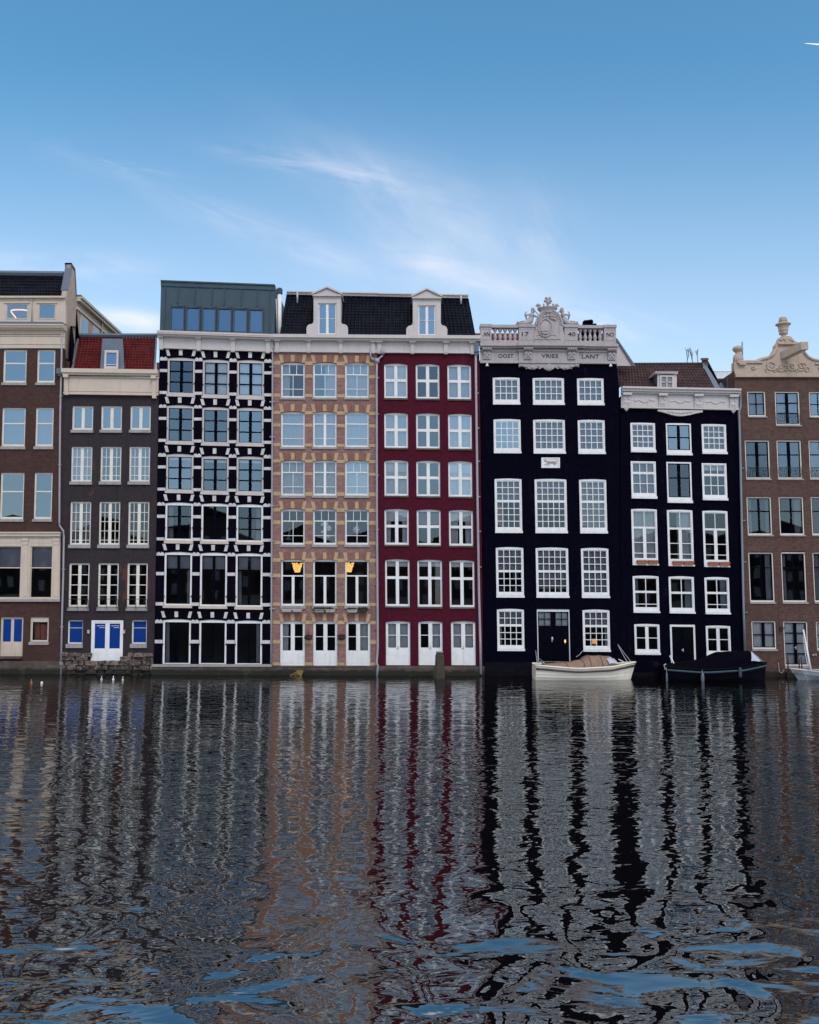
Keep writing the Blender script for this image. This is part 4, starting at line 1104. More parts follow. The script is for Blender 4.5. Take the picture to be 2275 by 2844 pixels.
for x in (-14, -7, 7, 14): ca.blob(pt(1524 + x, 886 + abs(x) * .25, .22), .13, .09, .07, 8, 5, -x * .04); ca.blob(pt(1524 + x * .9, 878 + abs(x) * .3, .22), .13, .09, .06, 8, 5, -x * .05)
for x in (-10, 10): ca.tube([pt(1524 + x * .5 + 4 * math.cos(t), 879 + 3.4 * math.sin(t), .26) for t in [i * .8 for i in range(9)]], .035, 5)
wv = [pt(1486 + i * 2.6, 946 - 2.4 * abs(math.sin(i * .45)), .21) for i in range(28)]
ca.tube(wv, .035, 5); ca.tube([p + Vector((.05, 0, .22)) for p in wv[:22]], .025, 5)
ca.build('coat_of_arms', MT['gable'], h6.root)
cr = MB()
bx = lambda x, y, d=-.06: pt(x, y, d)
c0 = pt(1521, 873, -.06)
rr = [(21, 874, .9), (25.5, 861, 1.0), (27.5, 857, 1.0)]
cr.lathe((c0.x, c0.y, c0.z), [(19 * M, 0), (20 * M, .05), (19.5 * M, .09), (25 * M, .27), (27 * M, .31), (26 * M, .35), (22 * M, .35)], 16)
for a in range(12):
    t = a * math.pi / 6; rad = 26.5 * M
    px_, py_ = c0.x + rad * math.cos(t), c0.y + rad * math.sin(t) * .9
    big = (a % 3 == 0)
    cr.tube([Vector((px_, py_, c0.z + .3)), Vector((px_ * 1.0, py_, c0.z + (.5 if big else .42)))], [.05, .03], 6)
    cr.blob((px_, py_, c0.z + (.56 if big else .45)), .10 if big else .055, .09 if big else .055, .08 if big else .07, 8, 5)
    if big: cr.blob((px_ + .09, py_, c0.z + .5), .06, .06, .05, 6, 4); cr.blob((px_ - .09, py_, c0.z + .5), .06, .06, .05, 6, 4)
top_c = Vector((c0.x + .02, c0.y, c0.z + .3))
cr.tube([top_c, top_c + Vector((0, 0, .3))], [.09, .06], 8)
for dx, dz, r in ((0, .52, .14), (-.14, .44, .1), (.14, .44, .1), (-.09, .6, .09), (.09, .6, .09), (0, .4, .12)): cr.blob(top_c + Vector((dx, -.12, dz - .0)), r, .12, r * .8, 8, 6)
cr.build('crown', MT['gable'], h6.root, True)
for s_ in (-1, 1):
    X = lambda x: 1520 + s_ * (x - 1520) if s_ < 0 else x
    fx = (lambda x: x) if s_ < 0 else (lambda x: 3041.5 - x)
    mm = MB()
    B = lambda x, y, rx, rz, rot=0, d=-.05, ry=.12: mm.blob(pt(fx(x), y, d), rx * M, ry, rz * M, 10, 7, rot * s_)
    # head, torso, arms in one carved figure
    mm.tube([pt(fx(x), y, d) for x, y, d in ((1480, 857, -.05), (1479, 862, -.02), (1478.5, 868, -.05), (1478, 876, -.04), (1475, 884, -.03), (1472, 892, 0), (1464, 899, .02), (1452, 899.5, 0), (1441, 897, -.02), (1433, 901, -.05))],
            [4.2 * M, 5.2 * M, 3.4 * M, 8.5 * M, 8 * M, 9 * M, 7.5 * M, 5.2 * M, 3.6 * M, 2.0 * M], 10)
    B(1480.5, 858, 5.2, 6, 0); B(1484, 862, 2.6, 7, .1)
    mm.tube([pt(fx(x), y, -.02) for x, y in ((1473, 873), (1464, 874), (1461, 881), (1463, 886))], [.065, .055, .05, .045], 7)
    mm.tube([pt(fx(x), y, .02) for x, y in ((1484, 875), (1489, 880), (1494, 877))], [.065, .055, .04], 7)
    mm.tube([pt(fx(x), y, -.02) for x, y in ((1486, 862), (1490, 868), (1495, 873))], .03, 5)
    mm.tube([pt(fx(x), y, -.03) for x, y in ((1461, 882), (1459, 875), (1460, 868), (1464, 864))], [.03, .05, .045, .02], 6)
    for x, y, r in ((1455, 893, 5), (1447, 894, 4.5), (1439, 895, 4), (1466, 890, 5.5), (1460, 900, 5)): B(x, y, r, r * .8)
    mm.build('carved_figure', MT['gable'], h6.root, True)
# stone plaque with a leaping deer
pq = MB().rect(1503.3, 1271.5, 1554.5, 1300, .07, .0)
pq.rect(1503.3, 1271.5, 1554.5, 1274.5, .1, .071); pq.rect(1503.3, 1297.2, 1554.5, 1300, .1, .071); pq.rect(1503.3, 1274.6, 1506.5, 1297.1, .1, .071); pq.rect(1551.4, 1274.6, 1554.5, 1297.1, .1, .071)
pl_ = pq.build('stone_plaque', MT['white'], h6.root)
dr = MB()
dr.tube([pt(x, y, .075) for x, y in ((1511, 1280), (1515, 1279.5), (1519, 1281.5), (1525, 1283), (1534, 1282.5), (1540, 1283), (1545, 1281), (1549, 1279.5))], [.025, .05, .05, .09, .08, .085, .035, .01], 8)
for q in (((1521, 1285), (1517, 1290), (1512, 1291.5)), ((1524, 1286), (1524, 1291), (1520, 1294)), ((1538, 1285), (1542, 1288), (1548, 1287)), ((1536, 1286), (1539, 1290), (1543, 1292)), ((1514, 1279), (1512, 1276.5)), ((1516, 1279), (1516, 1276.2))):
    dr.tube([pt(x, y, .075) for x, y in q], [.04, .03, .018][:len(q)], 6)
dr.build('deer_relief', MT['greywhite'], pl_, True)
# ================================================= 7  low dark house with the white ornamental frieze
h7 = House('canal_house', 'low blue-black house with white carved frieze, brown tiled roof and terracotta window troughs', 1724, 2060, 1882, (.018, .010, 1080, 1850))
S7 = dict(ft=4.0, st=2.2, fd=-.02, sillx=.6)
Ga = [(1, 4, 1.8), (1, 4, 3.5), (1, 4, 1.8), (1, 4)]
window(h7, (1752, 1173.7, 1820.6, 1250), Ga, bot=6.5, arch=1, gl=2, sill=1256.5, inside='g', gap=1.8, **S7)
window(h7, (1950, 1177.5, 2018, 1255), Ga, bot=6.5, arch=1, gl=2, sill=1261, inside='g', gap=1.8, **S7)
window(h7, (1851, 1175, 1920.6, 1258.5), [(1, 1), (1, 1)], mull=8, gap=3, ms='darkwood', bot=9, arch=1, gl=0, sill=1264.5, **S7)
Gb = [(.31, 3, 6.5), (.34, 3, 2), (.34, 3)]
window(h7, (1753.4, 1281, 1823, 1378), Gb, bot=7, gl=2, sill=1385, inside='g', gap=2, **S7)
window(h7, (1951, 1286.5, 2019.6, 1383.5), Gb, bot=7, gl=2, sill=1389.7, gap=2, inside='b.18', **S7)
window(h7, (1852.8, 1283, 1921.6, 1390), [(.42, 1), (.58, 1)], mull=8, gap=3, ms='darkwood', bot=9, gl=2, sill=1397, **S7)
Gc = [(.30, 2, 5.5), (.27, 1, 2, 9), (.20, 1, 2, 9), (.09, 1, 0, 9)]
for c, y, i_ in (((1755.5, 1826.7), 1413, 'c'), ((1855, 1926), 1415.6, 'r.6'), ((1953.8, 2023.5), 1418, '')):
    window(h7, (c[0], y, c[1], y + 153), Gc, bot=14, arch=1.5, gl=2 if i_ else 3, sill=y + 157, inside=i_, gap=2, **S7)
for c, y, Gd in (((1758.8, 1831), 1598.7, [(.45, 2, 6), (.4, 2, 2), (.1, 2)]), ((1858.9, 1929), 1600.4, [(.45, 2, 6), (.5, 2)]), ((1958.6, 2026.8), 1602.5, [(.45, 2, 6), (.38, 2, 2), (.14, 2)])):
    window(h7, (c[0], y, c[1], y + 98.5), Gd, bot=8.5, arch=2, gl=3, sill=y + 103.5, gap=2.2, inside='d.2' if c[0] < 1800 else 'e.3', **S7)
for c, y in (((1763, 1833), 1733), ((1962, 2030), 1737.5)):
    window(h7, (c[0], y, c[1], y + 80), [(1, 1, 2), (1, 1)], mull=9, bot=7.5, arch=1.5, gl=3, sill=y + 85.5, **S7)
f = window(h7, (1863, 1735, 1933, 1850), [(1, 1)], mull=10, ms='darkwood', ft=5, ftop=6, bot=1, st=3, solid=.55, gl=2, name='door', handle=True, fd=-.04)
finish_wall(h7, [(1724.3, 1900), (2070.5, 1900), (2066, 1800), (2053, 1200), (2049.5, 1100), (1724.3, 1100)], 'navy', 9, -.05, (1271, 1401, 1585, 1718))
MB().rect(1724.5, 1868, 2071, 1900, .04, -.049).build('plinth', MT['blackquay'], h7.root)
dd = .06
cornice(h7, 1725, 2050.5, [(1090, 1136.5, dd)], .020, 'greywhite', 'frieze')
cornice(h7, 1724.6, 2052, [(1092, 1097, .2), (1085.5, 1092, .32), (1080.5, 1085.7, .42), (1131.5, 1136.7, .13)], .020, 'greywhite', 'cornice')
cs = MB()
for x in (1740, 1839, 1937.6, 2035):
    o = (x - 1888) * .020; q = lambda a, b, c_, e, f_: cs.rect(x + a, b + o, x + c_, e + o, f_, .05)
    q(-12, 1096, 12, 1102.5, .3); q(-10, 1103.5, 10, 1131, .14)
    for sx_ in (-1, 1): cs.blob(pt(x + sx_ * 5, 1111 + o, .14), .06, .05, .12, 8, 5, sx_ * .5); cs.blob(pt(x + sx_ * 4, 1123 + o, .14), .06, .05, .1, 8, 5, -sx_ * .5)
for xm in (1789, 1888, 1987):
    o = (xm - 1888) * .020
    for k in range(-3, 4): cs.blob(pt(xm + k * 8, 1116 + o + 3 * math.cos(k * 1.4), .07), .12, .035, .06, 8, 5, .5 * math.sin(k * 2))
ap = [(1826, 1139)]
for i in range(13):
    u = i / 12; ap.append((1826 + 124 * u, 1143 + 3 * u + 12 * math.sin(math.pi * u) ** 1.5))
ap += [(1950, 1141)]
cs.plate(ap[::-1] if False else ap, [], .12, -.02)
for k in range(-3, 4): cs.blob(pt(1888 + k * 10, 1147 - abs(k) * 1.2 + 1, .12), .11, .05, .07, 8, 5, k * .3)
for x, y in ((1739, 1136), (2036, 1142)):
    cs.blob(pt(x, y + 1, .06), .09, .08, .08, 8, 5); cs.blob(pt(x - 3.4, y, .06), .07, .07, .06, 8, 5); cs.blob(pt(x + 3.4, y, .06), .07, .07, .06, 8, 5); cs.blob(pt(x, y + 4, .06), .05, .05, .06, 8, 5)
cs.build('carved_ornament', MT['greywhite'], h7.root)
tl, tr_, br_, bl = P3(1714, 1013, 2.6), P3(1949, 1013, 2.6), P3(1990, 1083, .1), P3(1713, 1078, .1)
tile_roof(tl, tr_, br_, bl, 30, 9, .05, .04).build('roof', MT['tile_brown'], h7.root)
MB().tube([P3(1714, 1012, 2.65), P3(1950, 1011, 2.65)], .1, 6).build('ridge_cap', MT['tile_brown'], h7.root)
vg = MB().hexa([P3(1950, 1011, 2.5), P3(1957, 1011, 2.5), P3(2004, 1083, -.02), P3(1988, 1083, -.02)], [P3(1950, 1006, 2.9), P3(1957, 1006, 2.9), P3(2006, 1083, .6), P3(1988, 1083, .6)])
vg.build('verge_flashing', MT['lead'], h7.root)
pw = MB().hexa([P3(1957, 1085, 2.9), P3(1996, 1085, 1.0), P3(1992, 1050, 2.6), P3(1957, 1000, 2.8)], [P3(1957, 1085, 3.5), P3(1997, 1085, 3.5), P3(1992, 1050, 3.5), P3(1965, 998, 3.3)])
pw.build('party_wall', MT['black'], h7.root)
mb = MB().hexa([P3(1948, 1018, 2.6), P3(1967, 1018, 2.6), P3(1966, 999, 2.6), P3(1949, 999, 2.6)], [P3(1949, 1018, 3.3), P3(1967, 1018, 3.3), P3(1966, 999, 3.3), P3(1949, 999, 3.3)])
mb.hexa([P3(1945, 1000, 2.5), P3(1969, 1000, 2.5), P3(1968, 994, 2.5), P3(1947, 994, 2.5)], [P3(1946, 1000, 3.4), P3(1969, 1000, 3.4), P3(1968, 994, 3.4), P3(1948, 994, 3.4)])
mb.build('chimney', MT['brownlow'], h7.root)
# dormer
dmm = MB()
a = [P3(1826, 1081, .05), P3(1880, 1082, .05), P3(1879, 1037, .05), P3(1826, 1036, .05)]
A2 = [Vector((p.x, 2.2, p.z)) for p in a]
dmm.hexa(a, A2)
do = dmm.build('dormer', MT['lead'], h7.root)
mb, pn = quadframe(*[p + Vector((0, -.012, 0)) for p in (P3(1832, 1081, .05), P3(1871, 1081.5, .05), P3(1871, 1043, .05), P3(1832, 1042.5, .05))], .12, .06, [(.12, .47, .88, .53), (.46, .12, .54, .88)])
mb.hexa([P3(1826, 1082, .02), P3(1831.8, 1082, .02), P3(1831.8, 1036, .02), P3(1826, 1036, .02)], [P3(1826, 1082, .049), P3(1831.8, 1082, .049), P3(1831.8, 1036, .049), P3(1826, 1036, .049)])
mb.hexa([P3(1871.2, 1082, .02), P3(1880, 1082, .02), P3(1880, 1036, .02), P3(1871.2, 1036, .02)], [P3(1871.2, 1082, .049), P3(1880, 1082, .049), P3(1880, 1036, .049), P3(1871.2, 1036, .049)])
t1, t2 = P3(1820, 1037, -.1), P3(1884, 1038, -.1); u1, u2 = P3(1820, 1031, -.15), P3(1884, 1031.5, -.15)
mb.hexa([t1, t2, u2, u1], [p + Vector((0, 2.0, 0)) for p in (t1, t2, u2, u1)])
mb.build('dormer_window', MT['greywhite'], do)
MB().quad(*[p + Vector((0, 0, 0)) for p in pn]).build('dormer_pane', MT['dimblind'], do)
# downpipe in the corner
dp = MB().tube(pipe_px([(2040, 1082), (2049, 1083), (2054, 1092), (2055, 1130), (2051, 1145), (2054, 1250), (2059, 1500), (2063, 1680), (2067, 1808)], d=.12), .06, 8)
for y in (1300, 1445, 1560, 1700): dp.rect(2052 + (y - 1200) * .022, y, 2063 + (y - 1200) * .022, y + 2.4, .13, -.02)
dp.build('downpipe', MT['bluepipe'], h7.root, True)

# ================================================= 8  brown brick house, far right
h8 = House('canal_house', 'mauve-brown brick house with sand-coloured bell gable and urn, rightmost of the row', 2064, 2330, 1882, (.004, .006, 1080, 1850))
S8 = dict(mf='warm', ms='darkwood', ft=3.4, st=2.0, fd=-.05, sillmat='stone', sillx=1.2, bot=4.5, gap=3)
dk = lambda y0, y1: None
window(h8, (2076.6, 1086.5, 2127.5, 1157), [(1, 2), (1, 2)], sill=1160, gl=0, inside='g', **dict(S8, gap=2.2))
window(h8, (2153.6, 1087, 2222.4, 1181), [(.33, 1), (.33, 1), (.34, 1)], mull=8, sill=1184.5, gl=0, inside='g', guard=26, **S8)
window(h8, (2248, 1088, 2299, 1158), [(1, 2), (1, 2)], sill=1161, gl=0, **dict(S8, gap=2.2))
for c in ((2070.5, 2139.3), (2159, 2227.5), (2248, 2317)): window(h8, (c[0], 1222.5, c[1], 1330), [(.36, 1), (.64, 1)], mull=8, sill=1333.5, gl=0, guard=26, **S8)
for c in ((2075.6, 2144.4), (2164.8, 2233.6), (2254, 2322)): window(h8, (c[0], 1380, c[1], 1486), [(.36, 1), (.64, 1)], mull=5, sill=1489.5, gl=2, inside='d.2 e.15' if c[0] < 2100 else 'e.3', **S8)
for k, c in enumerate(((2081, 2150.5), (2171.6, 2240), (2259.7, 2328))): window(h8, (c[0], 1534.5, c[1], 1672), [(.29, 1, 2.5 if k != 1 else 6), (.71, 1)], mull=4, sill=1677, gl=3, inside=('e.25', 'd.2', 'd.3')[k], ms='darkwood' if k != 1 else 'darkwood', **{k_: v for k_, v in S8.items() if k_ not in ('ms',)})
window(h8, (2088.5, 1725, 2156.3, 1803), [(1, 1), (1, 1)], mull=8, sill=1808, gl=2, inside='b', **S8)
window(h8, (2268, 1727, 2330, 1805), [(1, 1), (1, 1)], mull=8, sill=1809, gl=2, inside='b', **S8)
window(h8, (2178, 1726, 2246, 1850), [(1, 1)] * 4, mull=8, sill=1857, gl=2, inside='b', name='door', handle=True, **S8)
for ya, c3 in ((1222.5, ((2070.5, 2139.3), (2159, 2227.5), (2248, 2317))), (1380, ((2075.6, 2144.4), (2164.8, 2233.6), (2254, 2322))), (1534.5, ((2081, 2150.5), (2171.6, 2240), (2259.7, 2328))), (1725, ((2088.5, 2156.3), (2178, 2246), (2268, 2330)))):
    for a_, b_ in c3:
        if (a_, ya) != (2171.6, 1534.5): MB().rect(a_ - 5, ya - 17, b_ + 5, ya - 4, .016, .0, lambda x, y: (x + SX(a_) * (y - ya - 60), y)).build('brick_arch', MT['arch8'], h8.root)
finish_wall(h8, [(2070.6, 1900), (2352, 1900), (2340, 1030), (2038.5, 1030), (2053, 1200), (2066, 1800)], 'right', 9, .01, (1203, 1357, 1510, 1700))
pl = MB().rect(2071, 1861, 2180, 1900, .09, .011).rect(2246, 1850, 2350, 1900, .12, .011).rect(2180.2, 1866, 2245.8, 1900, .3, .011)
pl.build('plinth', MT['quay'], h8.root)
MB().rect(2171, 1532, 2240, 1536, .01, -.04).build('lintel', MT['white'], h8.root)
# bell gable
zx = lambda x: 2020 + x / 6.765; zy = lambda y: 880 + y / 6.765
Lf = [(145, 1130), (125, 1000), (125, 850), (190, 840), (190, 820), (560, 820), (560, 800), (640, 768), (740, 752), (840, 690), (900, 590), (905, 525), (935, 490), (960, 455), (985, 395), (1010, 370), (1080, 365)]
Rt = [(1160, 365), (1210, 395), (1240, 445), (1290, 475), (1375, 495), (1390, 560), (1430, 650), (1500, 730), (1580, 775), (1680, 790), (1690, 830), (2060, 845), (2060, 1150)]
poly = [(zx(a), zy(b)) for a, b in Lf + Rt]
gb = MB().plate(poly[::-1], [], .07, -.38, True)
# mouldings following the outline
def molding(pts_, r=.07, d=.09): gb.tube([pt(zx(a), zy(b) + 2.0, d) for a, b in pts_], r, 6)
molding([(190, 832), (560, 832), (650, 790), (750, 770), (850, 705), (915, 600), (925, 520)], .075)
molding([(1370, 505), (1400, 575), (1440, 665), (1510, 745), (1590, 790), (1680, 810), (2060, 850)], .075)
molding([(935, 500), (1375, 505)], .09)
gb.rect(zx(940), zy(500), zx(1370), zy(530), .22, .071); gb.rect(zx(960), zy(550), zx(1320), zy(556), .12, .071)
gb.rect(zx(145), zy(1085), zx(2080), zy(1140), .16, -.02); gb.rect(zx(145), zy(1060), zx(2080), zy(1085), .10, .071)
gb.rect(zx(175), zy(850), zx(650), zy(880), .16, .071); gb.rect(zx(205), zy(885), zx(325), zy(920), .24, .071)
gb.rect(zx(1640), zy(870), zx(2080), zy(900), .16, .071)
gb.build('bell_gable', MT['beige'], h8.root)
sc = MB()
def scroll(cx, cy, r0, turns, dirn, ph=0.0, w=.045):
    P_ = []
    n = int(16 * turns)
    for i in range(n + 1):
        t = ph + dirn * i / 16 * 2 * math.pi; r = r0 * (1 - .8 * i / n)
        P_.append(pt(zx(cx + r * math.cos(t) * 1.2), zy(cy + r * math.sin(t)), .085))
    sc.tube(P_, [w * (1 - .5 * i / n) for i in range(n + 1)], 6)
for cx, cy, r0, tn, dr_, ph in ((820, 920, 95, 1.6, 1, .6), (1010, 950, 90, 1.3, -1, 2.6), (1200, 940, 85, 1.4, 1, .4), (1390, 930, 90, 1.6, -1, 2.4), (900, 1010, 55, 1.2, -1, 0), (1290, 1010, 55, 1.2, 1, 3), (1480, 1000, 60, 1.2, 1, 3.6), (760, 1000, 60, 1.0, 1, 1),
                               (480, 960, 40, 1.2, 1, 0), (1750, 980, 50, 1.2, -1, 0), (1100, 880, 50, 1.0, 1, 1)): scroll(cx, cy, r0, tn, dr_, ph)
for cx, cy in ((1050, 925), (1190, 930), (840, 870), (1400, 880), (1100, 1010), (1480, 1030)): sc.blob(pt(zx(cx), zy(cy), .09), .07, .06, .06, 8, 5)
for cx, cy, r in ((1000, 440, 35), (1070, 420, 40), (1150, 425, 40), (1215, 450, 35), (1110, 465, 45)): sc.blob(pt(zx(cx), zy(cy), .06), r * M / 6.765, .08, r * M / 6.765 * .8, 8, 6)
sc.build('carved_scrollwork', MT['beige'], h8.root, True)
# hoisting beam, foreshortened towards the canal
hb = MB(); a = pt(zx(1040), zy(735), .07); a2 = a + Vector((-.1, -.9, .12))
q0 = [a + Vector((-.16, 0, -.22)), a + Vector((.22, 0, -.22)), a + Vector((.22, 0, .2)), a + Vector((-.16, 0, .2))]
q1 = [p + Vector((.62, -1.25, .22)) for p in q0]
hb.hexa(q1, q0)
hb.tube([q1[0] + Vector((.1, .1, 0)), q1[0] + Vector((.1, .1, -.22))], .025, 5)
hb.build('hoisting_beam', MT['beige'], h8.root)
c = pt(zx(1083), zy(368), -.16)
MB().lathe(c, [(.17, -.04), (.13, .04), (.13, .12), (.22, .17), (.25, .22), (.21, .27), (.25, .33), (.28, .44), (.24, .50), (.30, .56), (.26, .62), (.33, .66), (.42, .72), (.41, .76), (.24, .82), (.19, .88), (.25, .92), (.19, .96), (.23, 1.03), (.18, 1.07), (.19, 1.12), (.02, 1.15)], 12).build('stone_urn', MT['beige'], h8.root, True)
c = pt(zx(225), zy(850), -.14)
MB().lathe(c, [(.3, -.1), (.29, .26), (.24, .42), (.15, .5), (.14, .58), (.24, .66), (.30, .76), (.27, .86), (.16, .94), (.02, .98)], 10).build('corner_finial', MT['beige'], h8.root, True)
MB().tube([P3(2062.5, 1003, .9), P3(2061.5, 950, .9)], .045, 6).build('mast', MT['bluepipe'], h8.root, True)
MB().hexa([P3(2020, 1085, 1.0), P3(2040, 1085, 1.0), P3(2040, 1032, 1.0), P3(2020, 1050, 1.0)], [P3(2020, 1085, 7), P3(2040, 1085, 7), P3(2040, 1040, 7), P3(2020, 1050, 7)]).build('roof', MT['bluepipe'], h8.root)
wl = MB().rect(2164, 1743, 2174, 1747, .22, .01); wl.tube([pt(2169, 1740, .1), pt(2169, 1743, .1)], .05)
wl.build('wall_lamp', MT['iron'], h8.root)
# roof terrace railing between the two right-hand houses
q = P3(2010, 1082, 3.0)
tz = root('roof_terrace', (q.x, 3.4, q.z), 'grey roof terrace with a white picket railing behind the low dark house', 'terrace')
gr = MB()
for i in range(13):
    p = P3(1986 + i * 4.4, 1030, 4.0); p2 = P3(1986 + i * 4.4, 1056, 4.0); gr.tube([p, p2], .035, 5)
gr.tube([P3(1978, 1031, 4), P3(2042, 1031, 4)], .045, 5); gr.tube([P3(1984, 1056, 4), P3(2042, 1056, 4)], .03, 5)
gr.build('railing', MT['white'], tz)
MB().hexa([P3(1975, 1095, 4.3), P3(2042, 1095, 4.3), P3(2042, 1056, 4.3), P3(1975, 1056, 4.3)], [P3(1975, 1095, 7), P3(2042, 1095, 7), P3(2042, 1056, 7), P3(1975, 1056, 7)]).build('terrace_wall', MT['zinc'], tz)
MB().hexa([P3(1992, 1092, 1.2), P3(2036, 1092, 1.2), P3(2036, 1050, 2.0), P3(2000, 1063, 2.0)], [P3(1992, 1092, 3.5), P3(2036, 1092, 3.5), P3(2036, 1050, 3.5), P3(2000, 1063, 3.5)]).build('lean_to_roof', MT['lead'], tz)
q = P3(2003, 1054, 3.7)
tb = MB().lathe(q + Vector((0, 0, -.06)), [(.42, 0), (.44, .03), (.42, .08), (.3, .1)], 14).tube([q + Vector((0, 0, -.7)), q], .04)
tag(tb.build('terrace_table', MT['white'], None, True, q), 'small round white table on the roof terrace beside the picket railing', 'table')

def twigs(mb, p, d, L, r, depth, rs, n=3, spread=.5):
    e = p + d * L
    mb.tube([p, (p + e) / 2 + Vector((rs.uniform(-1, 1), rs.uniform(-1, 1), 0)) * L * .04, e], [r, r * .85, r * .7], 5 if r > .03 else 3, False)
    if depth == 0: return
    for i in range(n):
        nd = (d + Vector((rs.uniform(-1, 1), rs.uniform(-1, 1), rs.uniform(-.3, .8))) * spread).normalized()
        twigs(mb, p + d * L * rs.uniform(.55, 1), nd, L * rs.uniform(.55, .8), r * .62, depth - 1, rs, n, spread)
rs = random.Random(5)
q = P3(1920, 1015, 4.0)
tp = MB()
for dx in (-.25, .15, .45): twigs(tp, Vector((q.x + dx, 4.0, q.z)), Vector((rs.uniform(-.25, .25), 0, 1)).normalized(), .5, .028, 3, rs, 3, .42)
tag(tp.build('bare_shrub', MT['twig'], None, False, (q.x, 4.0, q.z)), 'leafless shrub standing behind the ridge of the brown tiled roof', 'shrub')

# ================================================= things hung on, set on and leant against the houses
def flowerbox(x0, x1, y0, y1, label, mname='greywhite', cat='flower box', group='flower boxes and troughs below the windows', d=.10, dep=.24, soil=True, name='flower_box', taper=2):
    a, b = pt(x0, y0), pt(x1, y0); c = pt(x0 + taper, y1); e = pt(x1 - taper, y1)
    r_ = root(name, ((a.x + b.x) / 2, -d - dep / 2, c.z), label, cat, group)
    def Y(p, y): return Vector((p.x, y, p.z))
    mb = MB().hexa([Y(c, -d - dep * .85), Y(e, -d - dep * .85), Y(b, -d - dep), Y(a, -d - dep)], [Y(c, -d), Y(e, -d), Y(b, -d), Y(a, -d)])
    mb.box(a.x - .015, -d - dep - .015, a.z - .03, b.x + .015, -d - dep + .012, a.z + .012)
    mb.build('box', MT[mname], r_)
    MB().box(a.x + .02, -d - dep + .02, a.z - .02, b.x - .02, -d - .02, a.z + .02).build('soil', MT['soil'], r_)
    return r_
def plants(x0, x1, y, hgt, label, seed, d=.22, drop=.1, n=260):
    rs = random.Random(seed); mb = MB()
    a, b = pt(x0, y), pt(x1, y)
    for i in range(n):
        u = rs.random(); p = a.lerp(b, u)
        p = Vector((p.x, -d + rs.uniform(-.14, .12), p.z + rs.uniform(-drop, hgt) * (1 - .6 * abs(2 * rs.random() - 1))))
        v1 = Vector((rs.uniform(-1, 1), rs.uniform(-1, 1), rs.uniform(-.4, 1))).normalized() * .055
        v2 = Vector((rs.uniform(-1, 1), rs.uniform(-1, 1), rs.uniform(-1, 1))).normalized() * .03
        mb.add([p - v1, p + v2, p + v1, p - v2], [[0, 1, 2, 3]])
    return tag(mb.build('trailing_plant', MT['leaf'], None, False, ((a.x + b.x) / 2, -d, a.z)), label, 'plant', 'plants in the window boxes')
flowerbox(785, 812, 1692, 1699, 'empty white flower box, leftmost below the left shell-lamp window')
flowerbox(814.5, 840.5, 1692, 1699, 'empty white flower box, second from left, below the left shell-lamp window')
flowerbox(875, 902, 1693, 1700, 'white flower box almost hidden by bushy green plants')
flowerbox(905, 932, 1693, 1700, 'white flower box with thin greenery, its right end bare')
flowerbox(966, 993, 1693.5, 1700.5, 'white flower box below the right shell-lamp window, left of the dark planted one')
flowerbox(996, 1020, 1693.5, 1700.5, 'dark planted flower box below the right shell-lamp window', 'iron')
plants(874, 902, 1692, .13, 'bushiest green plants, spilling over the box between the shell-lamp windows', 1, n=420)
plants(904, 924, 1691, .10, 'thin trailing greenery on the box whose right end is bare', 2, n=200)
plants(966, 992, 1692, .08, 'low sparse green plants in the white box below the right shell-lamp window', 3, n=200)
plants(996, 1021, 1692, .12, 'dark green plants in the dark box below the right shell-lamp window', 4, n=320)
for x, l_ in ((858, 'dark red hanging basket between left and middle white doors of the red brick house'), (948.5, 'dark red hanging basket between middle and right white doors of the red brick house')):
    rs = random.Random(int(x)); c = pt(x, 1768, .2)
    r_ = root('hanging_basket', (c.x, c.y, c.z), l_, 'hanging basket', 'hanging baskets between the white doors')
    MB().lathe(c + Vector((0, 0, -.18)), [(.02, 0), (.12, .03), (.19, .12), (.2, .17)], 10).build('basket', MT['iron'], r_, True)
    mb = MB()
    for i in range(220):
        t = rs.uniform(0, 6.3); q_ = rs.random() ** .5 * .22
        p = c + Vector((q_ * math.cos(t), q_ * math.sin(t) * .7, rs.uniform(-.12, .1)))
        v1 = Vector((rs.uniform(-1, 1), rs.uniform(-1, 1), rs.uniform(-1, 1))).normalized() * .045; v2 = Vector((rs.uniform(-1, 1), rs.uniform(-1, 1), rs.uniform(-1, 1))).normalized() * .03
        mb.add([p - v1, p + v2, p + v1, p - v2], [[0, 1, 2, 3]])
    mb.build('dried_flowers', MT['rail'], r_)
    MB().tube([pt(x, 1757, .02), pt(x, 1757, .22), c + Vector((0, 0, .02))], .012, 4).build('hook', MT['iron'], r_)
tn = ['left', 'middle', 'right']
for wi, (c, y) in enumerate(((1755.5, 1413), (1855, 1415.6), (1953.8, 1418))):
    for k in range(2):
        x0 = c + 9 + k * 31 + (.02 * 153)
        flowerbox(x0, x0 + 28, y + 144, y + 154, 'terracotta trough, %s of the pair on the %s tall window of the low dark house' % (('left', 'right')[k], tn[wi]), 'terracotta', 'planter',
                  'terracotta troughs on the tall window ledges', -.02, .2, True, 'terracotta_trough', 1.5)
        rs = random.Random(wi * 2 + k)
